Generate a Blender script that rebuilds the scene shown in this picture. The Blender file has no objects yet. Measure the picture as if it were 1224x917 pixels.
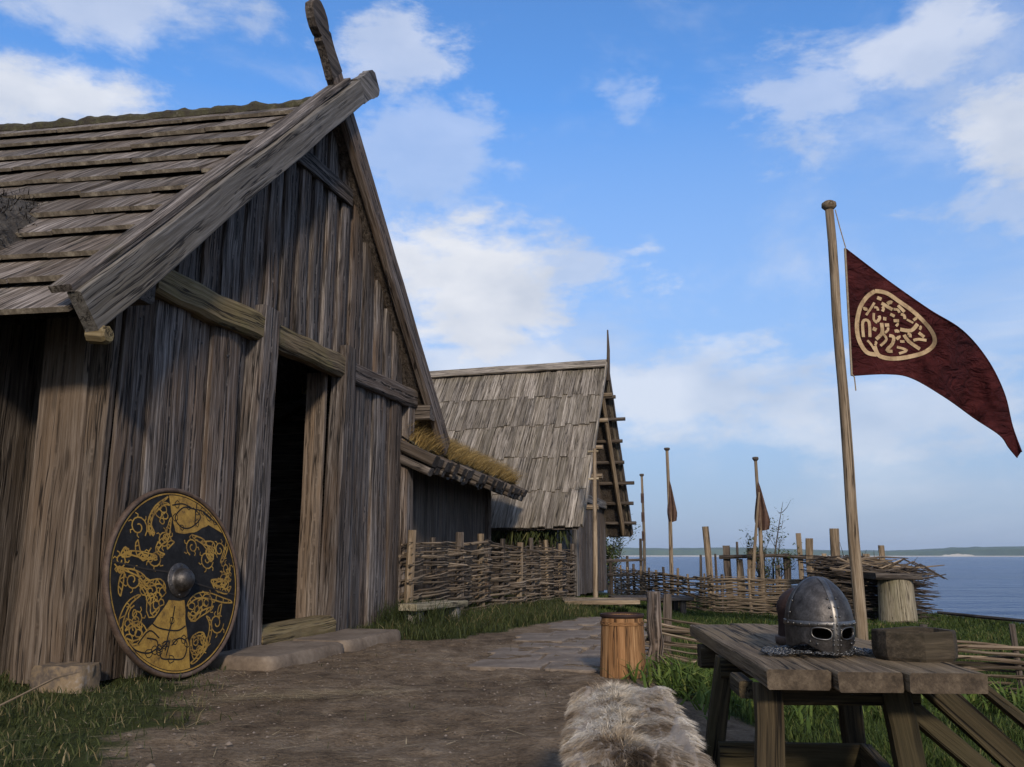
import bpy, math, random
import numpy as np
from mathutils import Vector, Matrix, noise as mnoise

random.seed(11)
rng = np.random.default_rng(11)
scene = bpy.context.scene
COL = scene.collection

# ------------------------------------------------------------------ camera
PITCH = math.atan(206 / 1040)
cam_d = bpy.data.cameras.new('camera')
cam = bpy.data.objects.new('camera', cam_d)
COL.objects.link(cam)
cam.location = (0, 0, 0.85)
cam.rotation_euler = (math.pi / 2 + PITCH, 0, 0)
cam_d.sensor_width = 36
cam_d.lens = 36 * 1040 / 1224
cam_d.clip_start = 0.05
cam_d.clip_end = 20000
scene.camera = cam

# ------------------------------------------------------------------ exposure
scene.view_settings.view_transform = 'Standard'
scene.view_settings.look = 'None'
scene.view_settings.exposure = 0.5
scene.view_settings.gamma = 1.0
scene.view_settings.use_curve_mapping = False
scene.cycles.use_denoising = True
scene.cycles.max_bounces = 6
scene.cycles.transparent_max_bounces = 4
scene.cycles.sample_clamp_indirect = 6.0

# ------------------------------------------------------------------ sun and sky
SUN_EL = math.radians(25)
SUN_AZ = math.atan2(0.12, -1.0)              # almost straight behind the camera
sun_dir = Vector((math.sin(SUN_AZ) * math.cos(SUN_EL), math.cos(SUN_AZ) * math.cos(SUN_EL), math.sin(SUN_EL)))
sun_d = bpy.data.lights.new('sun', 'SUN')
sun_d.energy = 2.5
sun_d.angle = math.radians(6)
sun_d.color = (1.0, 0.87, 0.70)
sun = bpy.data.objects.new('sun', sun_d)
COL.objects.link(sun)
sun.rotation_euler = sun_dir.to_track_quat('Z', 'Y').to_euler()
sun.location = sun_dir * 60

world = bpy.data.worlds.new('World')
scene.world = world
world.use_nodes = True


class NT:
    """small helper to write node trees"""
    def __init__(self, tree):
        self.t = tree
        tree.nodes.clear()

    def n(self, typ, **kw):
        nd = self.t.nodes.new(typ)
        for k, v in kw.items():
            if k.startswith('i_'):
                nd.inputs[k[2:]].default_value = v
            else:
                setattr(nd, k, v)
        return nd

    def l(self, a, b):
        self.t.links.new(a, b)

    def math(self, op, a, b=None, c=None, clamp=False):
        nd = self.t.nodes.new('ShaderNodeMath')
        nd.operation = op
        nd.use_clamp = clamp
        for i, v in enumerate((a, b, c)):
            if v is None:
                continue
            if isinstance(v, (int, float)):
                nd.inputs[i].default_value = v
            else:
                self.l(v, nd.inputs[i])
        return nd.outputs[0]

    def ramp(self, fac, stops, interp='LINEAR'):
        nd = self.t.nodes.new('ShaderNodeValToRGB')
        cr = nd.color_ramp
        cr.interpolation = interp
        while len(cr.elements) > 1:
            cr.elements.remove(cr.elements[-1])
        cr.elements[0].position = stops[0][0]
        cr.elements[0].color = self.c4(stops[0][1])
        for p, c in stops[1:]:
            e = cr.elements.new(p)
            e.color = self.c4(c)
        self.l(fac, nd.inputs[0])
        return nd.outputs[0]

    @staticmethod
    def c4(c):
        if isinstance(c, (int, float)):
            return (c, c, c, 1)
        return (c[0], c[1], c[2], 1)

    def mix(self, fac, a, b, blend='MIX'):
        nd = self.t.nodes.new('ShaderNodeMix')
        nd.data_type = 'RGBA'
        nd.blend_type = blend
        for k, v in ((0, fac), (6, a), (7, b)):
            s = nd.inputs[k]
            if isinstance(v, (int, float)):
                s.default_value = v if k == 0 else self.c4(v)
            elif isinstance(v, tuple):
                s.default_value = self.c4(v)
            else:
                self.l(v, s)
        return nd.outputs[2]

    def noise(self, vec, scale, detail=4, rough=0.55, dist=0.0):
        nd = self.t.nodes.new('ShaderNodeTexNoise')
        nd.inputs['Scale'].default_value = scale
        nd.inputs['Detail'].default_value = detail
        nd.inputs['Roughness'].default_value = rough
        nd.inputs['Distortion'].default_value = dist
        if vec is not None:
            self.l(vec, nd.inputs['Vector'])
        return nd.outputs['Fac']

    def vmul(self, vec, s):
        nd = self.t.nodes.new('ShaderNodeVectorMath')
        nd.operation = 'MULTIPLY'
        self.l(vec, nd.inputs[0])
        nd.inputs[1].default_value = s
        return nd.outputs[0]

    def vadd(self, a, b):
        nd = self.t.nodes.new('ShaderNodeVectorMath')
        nd.operation = 'ADD'
        self.l(a, nd.inputs[0])
        if isinstance(b, tuple):
            nd.inputs[1].default_value = b
        else:
            self.l(b, nd.inputs[1])
        return nd.outputs[0]


def smooth_node(w, val, lo, hi):
    nd = w.t.nodes.new('ShaderNodeMapRange')
    nd.interpolation_type = 'SMOOTHSTEP'
    nd.inputs['From Min'].default_value = lo
    nd.inputs['From Max'].default_value = hi
    w.l(val, nd.inputs['Value'])
    return nd.outputs['Result']


def build_world():
    w = NT(world.node_tree)
    out = w.n('ShaderNodeOutputWorld')
    sky = w.n('ShaderNodeTexSky', sky_type='NISHITA', sun_disc=False, sun_elevation=SUN_EL,
              sun_rotation=SUN_AZ, altitude=0, air_density=1.0, dust_density=0.5, ozone_density=8.0)
    # clouds: banks at fixed bearings, broken up by noise, over a thin scatter all round the sky
    tc = w.n('ShaderNodeTexCoord')
    d = tc.outputs['Generated']
    sep = w.n('ShaderNodeSeparateXYZ')
    w.l(d, sep.inputs[0])
    az = w.math('ARCTAN2', sep.outputs[0], sep.outputs[1])
    el = w.math('ARCSINE', sep.outputs[2])
    # sea haze thickening evenly towards the horizon all round
    hz = w.math('POWER', w.math('SUBTRACT', 1.0, w.math('MULTIPLY', el, 2.0), clamp=True), 0.75)
    skyc = w.mix(1.0, sky.outputs[0], (0.98, 1.10, 1.11), 'MULTIPLY')
    skyc = w.mix(hz, skyc, (1.72, 2.15, 2.95))
    bg = w.n('ShaderNodeBackground', i_Strength=0.15)
    w.l(skyc, bg.inputs['Color'])
    dz = w.vmul(d, (1, 1, 1.9))
    n1 = w.noise(dz, 6.5, 10, 0.64, 0.15)
    n2 = w.noise(w.vmul(d, (1.0, 1.0, 2.6)), 14, 6, 0.6, 0.3)
    brk = w.math('ADD', w.math('MULTIPLY', w.math('SUBTRACT', n1, 0.5), 2.6),
                 w.math('MULTIPLY', w.math('SUBTRACT', n2, 0.5), 1.1))
    banks = [(-0.055, 0.30, 0.165, 0.095, 1.0), (0.065, 0.318, 0.085, 0.030, .65), (-0.525, 0.452, 0.145, 0.046, .95),
             (-0.47, 0.555, 0.20, 0.05, .62), (-0.16, 0.560, 0.075, 0.035, .6), (-0.095, 0.455, 0.08, 0.05, .40),
             (0.478, 0.513, 0.14, 0.048, .70), (0.360, 0.490, 0.08, 0.045, .50), (0.560, 0.41, 0.11, 0.07, .9),
             (0.534, 0.345, 0.06, 0.028, .5), (-0.012, 0.213, 0.22, 0.05, .72), (0.219, 0.185, 0.26, 0.065, .72),
             (0.427, 0.150, 0.20, 0.065, .6), (0.144, 0.510, 0.04, 0.02, .3), (1.1, 0.40, 0.3, 0.09, .8),
             (-1.2, 0.3, 0.35, 0.1, .8), (2.2, 0.35, 0.4, 0.1, .8), (-2.4, 0.5, 0.4, 0.12, .7)]
    acc = None
    for a, e, ra, re, st in banks:
        da = w.math('DIVIDE', w.math('SUBTRACT', az, a), ra)
        de = w.math('DIVIDE', w.math('SUBTRACT', el, e), re)
        r = w.math('SQRT', w.math('ADD', w.math('MULTIPLY', da, da), w.math('MULTIPLY', de, de)))
        f = w.math('ADD', w.math('SUBTRACT', 1.12, w.math('MULTIPLY', r, 1.0 if ra > 0.1 else 0.72)), w.math('MULTIPLY', brk, 1.0 if ra > 0.1 else 1.5))
        m = w.math('MULTIPLY', smooth_node(w, f, 0.02, 0.80), st)
        acc = m if acc is None else w.math('MAXIMUM', acc, m)
    n3 = w.noise(w.vmul(d, (1, 1, 2.2)), 3.2, 9, 0.62, 0.4)
    wisp = w.math('MULTIPLY', smooth_node(w, n3, 0.47, 0.78), 0.55)
    acc = w.math('MAXIMUM', acc, wisp)
    # unseen cloud added over the rest of the sky to whiten the fill light
    n4 = w.noise(dz, 2.6, 8, 0.6, 0.3)
    rest = w.math('MAXIMUM', smooth_node(w, w.math('ABSOLUTE', az), 0.62, 0.85), smooth_node(w, el, 0.60, 0.75))
    rest = w.math('MULTIPLY', w.math('MULTIPLY', smooth_node(w, n4, 0.44, 0.60), 0.85), rest)
    acc = w.math('MAXIMUM', acc, rest)
    up = smooth_node(w, el, 0.0, 0.10)
    acc = w.math('MULTIPLY', acc, w.math('ADD', w.math('MULTIPLY', up, 0.75), 0.25), clamp=True)
    shade = w.noise(w.vadd(dz, (0.3, 0.1, 0.25)), 7, 5, 0.5)
    ccol = w.ramp(shade, [(0.30, (0.40, 0.45, 0.55)), (0.62, (0.61, 0.63, 0.68))])
    cbg = w.n('ShaderNodeBackground', i_Strength=0.95)
    w.l(ccol, cbg.inputs['Color'])
    mx = w.n('ShaderNodeMixShader')
    w.l(acc, mx.inputs[0])
    w.l(bg.outputs[0], mx.inputs[1])
    w.l(cbg.outputs[0], mx.inputs[2])
    w.l(mx.outputs[0], out.inputs['Surface'])


build_world()

# ------------------------------------------------------------------ materials
def new_mat(name):
    m = bpy.data.materials.new(name)
    m.use_nodes = True
    w = NT(m.node_tree)
    out = w.n('ShaderNodeOutputMaterial')
    b = w.n('ShaderNodeBsdfPrincipled')
    w.l(b.outputs[0], out.inputs['Surface'])
    return m, w, b


def wood_mat(name, dark, mid, light, moss=0.0, heart=0.0, moss_col=(0.10, 0.11, 0.03), rough=0.85, bump=0.6, knots=0.5,
             tint=(0.20, 0.12, 0.06), tint_amt=0.35, vary=0.5, crack=1.0, hue=0.45):
    """weathered wood; the 'wood' attribute runs along the grain in metres"""
    m, w, b = new_mat(name)
    at = w.n('ShaderNodeAttribute', attribute_name='wood')
    v = at.outputs['Vector']
    warp = w.noise(w.vmul(v, (1.4, 3, 3)), 1.6, 2, 0.5)
    wob = w.n('ShaderNodeCombineXYZ')
    w.l(w.math('MULTIPLY', w.math('SUBTRACT', warp, 0.5), 0.030), wob.inputs[1])
    w.l(w.math('MULTIPLY', w.math('SUBTRACT', warp, 0.5), 0.025), wob.inputs[2])
    v2 = w.vadd(v, wob.outputs[0])
    fib = w.noise(w.vmul(v2, (3.5, 120, 120)), 1.0, 5, 0.7)
    streak = w.noise(w.vmul(v2, (1.1, 34, 34)), 1.0, 5, 0.65)
    blotch = w.noise(w.vmul(v, (0.8, 3.0, 3.0)), 1.0, 4, 0.6)
    cr = w.noise(w.vmul(v2, (0.6, 24, 24)), 1.0, 3, 0.5)
    crk = w.math('SUBTRACT', 1.0, smooth_node(w, w.math('ABSOLUTE', w.math('SUBTRACT', cr, 0.5)), 0.004, 0.036))
    gate = smooth_node(w, w.noise(w.vmul(v, (1.6, 9, 9)), 1.0, 2), 0.42, 0.56)
    crk = w.math('MULTIPLY', w.math('MULTIPLY', crk, gate), crack)
    vo = w.n('ShaderNodeTexVoronoi', i_Scale=1.0)
    w.l(w.vmul(v2, (1.3, 5.2, 5.2)), vo.inputs['Vector'])
    kn = w.math('MULTIPLY', w.math('SUBTRACT', 1.0, smooth_node(w, vo.outputs['Distance'], 0.05, 0.17)), knots)
    s = w.math('ADD', w.math('MULTIPLY', streak, 0.62), w.math('MULTIPLY', fib, 0.38))
    col = w.ramp(s, [(0.38, dark), (0.50, mid), (0.62, light)])
    col = w.mix(w.math('MULTIPLY', smooth_node(w, blotch, 0.45, 0.70), tint_amt), col, tint)
    inf = w.n('ShaderNodeObjectInfo')
    r2 = w.math('FRACT', w.math('MULTIPLY', inf.outputs['Random'], 17.31))
    col = w.mix(w.math('MULTIPLY', w.math('MULTIPLY', r2, r2), hue), col, (tint[0] * 0.85, tint[1] * 0.85, tint[2] * 0.85))
    rv = w.math('ADD', w.math('MULTIPLY', inf.outputs['Random'], vary), 1.0 - vary * 0.5)
    cb = w.n('ShaderNodeCombineColor')
    for i in range(3):
        w.l(rv, cb.inputs[i])
    col = w.mix(1.0, col, cb.outputs[0], 'MULTIPLY')
    dk = w.math('MAXIMUM', crk, kn)
    if heart > 0:                                  # drying split down the middle of each plank
        sp = w.n('ShaderNodeSeparateXYZ')
        w.l(v, sp.inputs[0])
        wv = w.noise(w.vmul(v, (2.2, 0.5, 0.5)), 1.0, 3, 0.6)
        dy = w.math('ABSOLUTE', w.math('ADD', sp.outputs[1], w.math('MULTIPLY', w.math('SUBTRACT', wv, 0.5), 0.09)))
        hs = w.math('SUBTRACT', 1.0, smooth_node(w, dy, 0.003, 0.017))
        hg = smooth_node(w, w.noise(w.vmul(v, (5.0, 0.3, 0.3)), 1.0, 3, 0.7), 0.40, 0.52)
        dk = w.math('MAXIMUM', dk, w.math('MULTIPLY', w.math('MULTIPLY', hs, hg), heart))
    col = w.mix(w.math('MULTIPLY', dk, 0.93), col, (dark[0] * .22, dark[1] * .2, dark[2] * .2))
    if moss > 0:
        tco = w.n('ShaderNodeTexCoord')
        mo = w.noise(tco.outputs['Object'], 4.0, 6, 0.65)
        col = w.mix(w.math('MULTIPLY', smooth_node(w, mo, 0.52, 0.70), moss), col, moss_col)
    w.l(col, b.inputs['Base Color'])
    b.inputs['Roughness'].default_value = rough
    b.inputs['Specular IOR Level'].default_value = 0.22
    h = w.math('SUBTRACT', s, w.math('MULTIPLY', dk, 0.8))
    bp = w.n('ShaderNodeBump', i_Strength=bump, i_Distance=0.018)
    w.l(h, bp.inputs['Height'])
    w.l(bp.outputs[0], b.inputs['Normal'])
    return m


def plain_mat(name, cols, scale=8, rough=0.8, bump=0.3, metallic=0.0, spec=0.3, dist=0.01, coord='Object', detail=6):
    m, w, b = new_mat(name)
    tc = w.n('ShaderNodeTexCoord')
    nz = w.noise(tc.outputs[coord], scale, detail, 0.62)
    n2 = w.noise(tc.outputs[coord], scale * 6.3, 4, 0.6)
    f = w.math('ADD', w.math('MULTIPLY', nz, 0.7), w.math('MULTIPLY', n2, 0.3))
    stops = [(0.32 + 0.36 * i / max(1, len(cols) - 1), c) for i, c in enumerate(cols)]
    w.l(w.ramp(f, stops), b.inputs['Base Color'])
    b.inputs['Roughness'].default_value = rough
    b.inputs['Metallic'].default_value = metallic
    b.inputs['Specular IOR Level'].default_value = spec
    bp = w.n('ShaderNodeBump', i_Strength=bump, i_Distance=dist)
    w.l(f, bp.inputs['Height'])
    w.l(bp.outputs[0], b.inputs['Normal'])
    return m


def tone_mat(name, stops, rough=0.7, trans=0.25, spec=0.2):
    """leaf / blade / hair material coloured by the per-piece 'tone' attribute"""
    m, w, b = new_mat(name)
    at = w.n('ShaderNodeAttribute', attribute_name='tone')
    c = w.ramp(at.outputs['Fac'], stops)
    w.l(c, b.inputs['Base Color'])
    b.inputs['Roughness'].default_value = rough
    b.inputs['Specular IOR Level'].default_value = spec
    if trans > 0:
        tr = w.n('ShaderNodeBsdfTranslucent')
        w.l(c, tr.inputs['Color'])
        mx = w.n('ShaderNodeMixShader', i_Fac=trans)
        out = [n for n in w.t.nodes if n.type == 'OUTPUT_MATERIAL'][0]
        w.l(b.outputs[0], mx.inputs[1])
        w.l(tr.outputs[0], mx.inputs[2])
        w.l(mx.outputs[0], out.inputs['Surface'])
    return m


M = {}
M['gable'] = wood_mat('weathered_grey_planks', (0.018, 0.0145, 0.013), (0.090, 0.076, 0.069), (0.25, 0.222, 0.205), tint=(0.12, 0.075, 0.045), tint_amt=0.55, vary=0.6, heart=0.9, bump=0.9)
M['brown'] = wood_mat('weathered_brown_planks', (0.034, 0.026, 0.020), (0.108, 0.083, 0.065), (0.215, 0.177, 0.146), tint=(0.15, 0.10, 0.062), tint_amt=0.5, vary=0.3, heart=0.5)
M['beam'] = wood_mat('weathered_brown_beam', (0.045, 0.031, 0.019), (0.135, 0.096, 0.057), (0.26, 0.205, 0.13), tint=(0.17, 0.13, 0.05), tint_amt=0.5, vary=0.2, moss=0.25, moss_col=(0.15, 0.14, 0.04))
M['silver'] = wood_mat('silvered_boards', (0.050, 0.045, 0.042), (0.125, 0.115, 0.110), (0.24, 0.225, 0.215), tint=(0.15, 0.125, 0.09), tint_amt=0.4, vary=0.15)
M['shake'] = wood_mat('weathered_roof_shakes', (0.026, 0.021, 0.018), (0.112, 0.092, 0.080), (0.35, 0.305, 0.275), tint=(0.10, 0.070, 0.046), tint_amt=0.4, vary=0.55, bump=0.9, moss=0.15, moss_col=(0.10, 0.09, 0.03))
M['butt'] = plain_mat('tan_end_grain', [(0.035, 0.027, 0.020), (0.12, 0.096, 0.070), (0.30, 0.255, 0.195)], 9, 0.9, 0.4)
M['table_end'] = plain_mat('worn_table_end_grain', [(0.020, 0.014, 0.009), (0.060, 0.043, 0.028), (0.12, 0.09, 0.06)], 22, 0.9, 0.6)
M['shake2'] = wood_mat('pale_roof_boards', (0.055, 0.045, 0.036), (0.165, 0.138, 0.112), (0.36, 0.315, 0.265), tint=(0.13, 0.105, 0.07), tint_amt=0.35, vary=0.6, moss=0.12, moss_col=(0.20, 0.19, 0.06))
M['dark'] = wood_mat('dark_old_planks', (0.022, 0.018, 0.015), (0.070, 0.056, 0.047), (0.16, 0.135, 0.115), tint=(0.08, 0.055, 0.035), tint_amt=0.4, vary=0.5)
M['pole'] = wood_mat('barked_pole', (0.085, 0.057, 0.034), (0.20, 0.145, 0.092), (0.35, 0.275, 0.195), tint=(0.16, 0.12, 0.08), tint_amt=0.5, vary=0.25)
M['pale'] = wood_mat('pale_debarked_pole', (0.20, 0.155, 0.095), (0.40, 0.325, 0.215), (0.58, 0.49, 0.36), tint=(0.28, 0.21, 0.12), tint_amt=0.4, vary=0.3)
M['rod'] = wood_mat('woven_willow_rods', (0.040, 0.028, 0.018), (0.125, 0.090, 0.060), (0.29, 0.225, 0.16), tint=(0.13, 0.10, 0.065), tint_amt=0.3, vary=1.0, knots=0.2)
M['rodgold'] = wood_mat('fresh_willow_rods', (0.08, 0.055, 0.028), (0.22, 0.155, 0.082), (0.42, 0.32, 0.19), tint=(0.26, 0.22, 0.08), tint_amt=0.4, vary=0.9, knots=0.2)
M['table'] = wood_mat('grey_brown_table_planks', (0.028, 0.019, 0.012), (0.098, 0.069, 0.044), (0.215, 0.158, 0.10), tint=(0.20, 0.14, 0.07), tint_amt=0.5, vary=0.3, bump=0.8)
M['leg'] = wood_mat('shade_dark_mossy_legs', (0.014, 0.010, 0.006), (0.044, 0.031, 0.017), (0.088, 0.066, 0.036), tint=(0.040, 0.034, 0.013), tint_amt=0.6, vary=0.2)  # base colour lowered to stand in for the shade under the table
M['stave'] = wood_mat('honey_staves', (0.10, 0.048, 0.018), (0.225, 0.118, 0.050), (0.34, 0.20, 0.095), tint=(0.25, 0.11, 0.04), tint_amt=0.3, vary=0.3, bump=0.3, knots=0.1)
M['bowl'] = wood_mat('dark_bowl_wood', (0.016, 0.012, 0.008), (0.042, 0.031, 0.021), (0.085, 0.064, 0.044), tint=(0.05, 0.04, 0.022), tint_amt=0.4, vary=0.1, bump=0.4, knots=0, crack=0.0)
M['stump'] = wood_mat('barkless_stump', (0.13, 0.105, 0.07), (0.29, 0.24, 0.17), (0.45, 0.39, 0.29), tint=(0.12, 0.11, 0.06), tint_amt=0.6, vary=0.1, knots=0.8)
M['stone'] = plain_mat('grey_stone', [(0.10, 0.09, 0.078), (0.19, 0.172, 0.15), (0.29, 0.265, 0.235)], 5, 0.9, 0.6)
M['flag'] = plain_mat('worn_flagstone', [(0.080, 0.059, 0.043), (0.150, 0.115, 0.086), (0.225, 0.18, 0.14)], 3.5, 0.9, 0.5)
M['step'] = plain_mat('worn_step_timber', [(0.070, 0.050, 0.035), (0.135, 0.10, 0.071), (0.21, 0.163, 0.12)], 4, 0.9, 0.5)
M['padstone'] = plain_mat('lichened_stone', [(0.04, 0.032, 0.025), (0.095, 0.073, 0.056), (0.19, 0.135, 0.08), (0.26, 0.235, 0.215)], 5, 0.9, 0.7)
M['iron'] = plain_mat('dark_forged_iron', [(0.030, 0.026, 0.024), (0.075, 0.067, 0.062), (0.15, 0.135, 0.125)], 26, 0.52, 0.6, metallic=0.85, dist=0.003)
M['iron_band'] = plain_mat('worn_iron_bands', [(0.07, 0.064, 0.06), (0.14, 0.13, 0.12), (0.25, 0.235, 0.22)], 22, 0.42, 0.25, metallic=0.95, dist=0.002)
M['mail'] = plain_mat('steel_mail_rings', [(0.08, 0.08, 0.082), (0.25, 0.25, 0.25)], 60, 0.45, 0.1, metallic=0.9)
M['leather'] = plain_mat('dark_red_leather', [(0.012, 0.006, 0.004), (0.024, 0.011, 0.008), (0.040, 0.019, 0.013)], 9, 0.75, 0.4)
M['moss'] = plain_mat('mossy_turf_ridge', [(0.014, 0.011, 0.008), (0.038, 0.031, 0.022), (0.050, 0.046, 0.022), (0.12, 0.10, 0.075)], 9, 0.95, 1.0, dist=0.04)
M['thatch'] = plain_mat('dark_thatch', [(0.020, 0.017, 0.015), (0.055, 0.047, 0.040), (0.11, 0.095, 0.08)], 10, 0.95, 1.0, dist=0.05)
M['black_paint'] = plain_mat('black_shield_paint', [(0.006, 0.006, 0.006), (0.011, 0.011, 0.012), (0.022, 0.021, 0.021)], 9, 0.8, 0.3, dist=0.003, spec=0.12)
M['gold_paint'] = plain_mat('ochre_shield_paint', [(0.030, 0.020, 0.009), (0.20, 0.112, 0.020), (0.285, 0.168, 0.030), (0.35, 0.215, 0.046)], 13, 0.65, 0.2, dist=0.002)
M['rim'] = plain_mat('brown_leather_rim', [(0.035, 0.022, 0.016), (0.075, 0.048, 0.034), (0.12, 0.085, 0.06)], 12, 0.7, 0.4)
M['interior'] = plain_mat('shade_and_joint_black', [(0.012, 0.010, 0.009), (0.028, 0.023, 0.020)], 3, 0.95, 0.2)  # near black puts shade into insides and openings; also colours shield joints
M['rope'] = plain_mat('hemp_rope', [(0.16, 0.12, 0.08), (0.30, 0.25, 0.18)], 40, 0.9, 0.5)
M['emblem'] = plain_mat('gold_cloth_paint', [(0.14, 0.085, 0.045), (0.34, 0.235, 0.13), (0.44, 0.32, 0.19)], 9, 0.8, 0.1)
M['hide'] = plain_mat('sheep_hide', [(0.16, 0.12, 0.085), (0.30, 0.25, 0.20)], 9, 0.95, 0.5)
M['plinth'] = M['stone']
M['grass'] = tone_mat('grass_blades', [(0.0, (0.014, 0.019, 0.007)), (0.45, (0.034, 0.045, 0.013)), (0.72, (0.064, 0.074, 0.022)), (0.85, (0.12, 0.10, 0.045)), (1.0, (0.25, 0.19, 0.10))])
M['lush'] = tone_mat('lush_grass_blades', [(0.0, (0.016, 0.026, 0.007)), (0.5, (0.036, 0.058, 0.012)), (0.85, (0.072, 0.095, 0.020)), (1.0, (0.17, 0.15, 0.055))])
M['weed'] = tone_mat('bright_weed_leaves', [(0.0, (0.030, 0.050, 0.010)), (0.5, (0.075, 0.115, 0.020)), (0.85, (0.16, 0.19, 0.045)), (1.0, (0.34, 0.30, 0.13))])
M['dry'] = tone_mat('dry_golden_grass', [(0.0, (0.085, 0.055, 0.018)), (0.4, (0.27, 0.175, 0.058)), (0.8, (0.43, 0.30, 0.115)), (1.0, (0.55, 0.43, 0.21))])
M['fur'] = tone_mat('sheepskin_wool', [(0.0, (0.070, 0.045, 0.028)), (0.3, (0.23, 0.165, 0.105)), (0.6, (0.42, 0.345, 0.26)), (1.0, (0.66, 0.59, 0.49))], trans=0.15, rough=0.8)
M['leaf'] = tone_mat('shrub_leaves', [(0.0, (0.020, 0.032, 0.010)), (0.6, (0.060, 0.085, 0.022)), (1.0, (0.14, 0.15, 0.05))])
M['straw'] = tone_mat('loose_straw', [(0.0, (0.17, 0.12, 0.065)), (1.0, (0.46, 0.36, 0.21))], trans=0.1)


def cloth_mat():
    m, w, b = new_mat('dark_red_linen')
    tc = w.n('ShaderNodeTexCoord')
    nz = w.noise(tc.outputs['Object'], 3.0, 5, 0.6)
    wv = w.noise(tc.outputs['Object'], 140, 2, 0.5)
    c = w.ramp(w.math('ADD', w.math('MULTIPLY', nz, 0.75), w.math('MULTIPLY', wv, 0.25)),
               [(0.30, (0.028, 0.007, 0.007)), (0.55, (0.060, 0.013, 0.013)), (0.75, (0.105, 0.026, 0.025))])
    w.l(c, b.inputs['Base Color'])
    b.inputs['Roughness'].default_value = 0.9
    b.inputs['Specular IOR Level'].default_value = 0.1
    cre = w.noise(w.vmul(tc.outputs['Object'], (2.2, 2.2, 4.5)), 1.6, 5, 0.55, 1.2)
    bp = w.n('ShaderNodeBump', i_Strength=1.0, i_Distance=0.16)
    w.l(w.math('ADD', cre, w.math('MULTIPLY', wv, 0.03)), bp.inputs['Height'])
    w.l(bp.outputs[0], b.inputs['Normal'])
    tr = w.n('ShaderNodeBsdfTranslucent')
    w.l(c, tr.inputs['Color'])
    mx = w.n('ShaderNodeMixShader', i_Fac=0.25)
    out = [n for n in w.t.nodes if n.type == 'OUTPUT_MATERIAL'][0]
    w.l(b.outputs[0], mx.inputs[1])
    w.l(tr.outputs[0], mx.inputs[2])
    w.l(mx.outputs[0], out.inputs['Surface'])
    return m


M['cloth'] = cloth_mat()
M['cloth_brown'] = plain_mat('faded_brown_cloth', [(0.045, 0.025, 0.018), (0.09, 0.05, 0.036), (0.15, 0.10, 0.075)], 8, 0.9, 0.3)


def ground_mat():
    m, w, b = new_mat('trodden_earth_and_turf')
    tc = w.n('ShaderNodeTexCoord')
    o = tc.outputs['Object']
    at = w.n('ShaderNodeAttribute', attribute_name='grass')
    big = w.noise(o, 0.9, 5, 0.6)
    mid = w.noise(o, 7, 6, 0.65)
    fine = w.noise(o, 46, 5, 0.7)
    vo = w.n('ShaderNodeTexVoronoi', i_Scale=38.0)
    w.l(o, vo.inputs['Vector'])
    peb = w.math('SUBTRACT', 1.0, smooth_node(w, vo.outputs['Distance'], 0.10, 0.34))
    pick = smooth_node(w, w.noise(o, 19, 2), 0.54, 0.62)
    peb = w.math('MULTIPLY', peb, pick)
    trod = w.noise(w.vmul(o, (1.0, 0.55, 1.0)), 2.6, 5, 0.6, 0.8)
    f = w.math('ADD', w.math('ADD', w.math('MULTIPLY', big, 0.25), w.math('MULTIPLY', trod, 0.20)), w.math('ADD', w.math('MULTIPLY', mid, 0.27), w.math('MULTIPLY', fine, 0.28)))
    dirt = w.ramp(f, [(0.39, (0.048, 0.032, 0.020)), (0.50, (0.155, 0.110, 0.071)), (0.59, (0.26, 0.197, 0.136))])
    dirt = w.mix(w.math('MULTIPLY', peb, 0.30), dirt, (0.17, 0.135, 0.105))
    turf = w.ramp(f, [(0.34, (0.018, 0.022, 0.008)), (0.52, (0.042, 0.050, 0.014)), (0.66, (0.085, 0.080, 0.030))])
    g = smooth_node(w, w.math('ADD', at.outputs['Fac'], w.math('MULTIPLY', w.math('SUBTRACT', mid, 0.5), 0.9)), 0.35, 0.65)
    w.l(w.mix(g, dirt, turf), b.inputs['Base Color'])
    b.inputs['Roughness'].default_value = 0.95
    b.inputs['Specular IOR Level'].default_value = 0.1
    h = w.math('ADD', w.math('ADD', w.math('MULTIPLY', mid, 1.0), w.math('MULTIPLY', fine, 0.55)), w.math('MULTIPLY', peb, 0.35))
    bp = w.n('ShaderNodeBump', i_Strength=1.0, i_Distance=0.05)
    w.l(h, bp.inputs['Height'])
    w.l(bp.outputs[0], b.inputs['Normal'])
    return m


def water_mat():
    m, w, b = new_mat('sea_water')
    tc = w.n('ShaderNodeTexCoord')
    o = tc.outputs['Object']
    n1 = w.noise(w.vmul(o, (0.55, 1.2, 1)), 1.0, 6, 0.6, 0.3)
    n2 = w.noise(w.vmul(o, (0.05, 0.14, 1)), 1.0, 5, 0.6)
    n3 = w.noise(w.vmul(o, (0.004, 0.02, 1)), 1.0, 4, 0.6)
    w.l(w.ramp(n3, [(0.35, (0.005, 0.028, 0.090)), (0.65, (0.012, 0.046, 0.13))]), b.inputs['Base Color'])
    b.inputs['Roughness'].default_value = 0.22
    b.inputs['Specular IOR Level'].default_value = 0.24
    b.inputs['IOR'].default_value = 1.33
    h = w.math('ADD', w.math('MULTIPLY', n1, 0.25), w.math('MULTIPLY', n2, 1.1))
    bp = w.n('ShaderNodeBump', i_Strength=1.0, i_Distance=2.2)
    w.l(h, bp.inputs['Height'])
    w.l(bp.outputs[0], b.inputs['Normal'])
    return m


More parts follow.
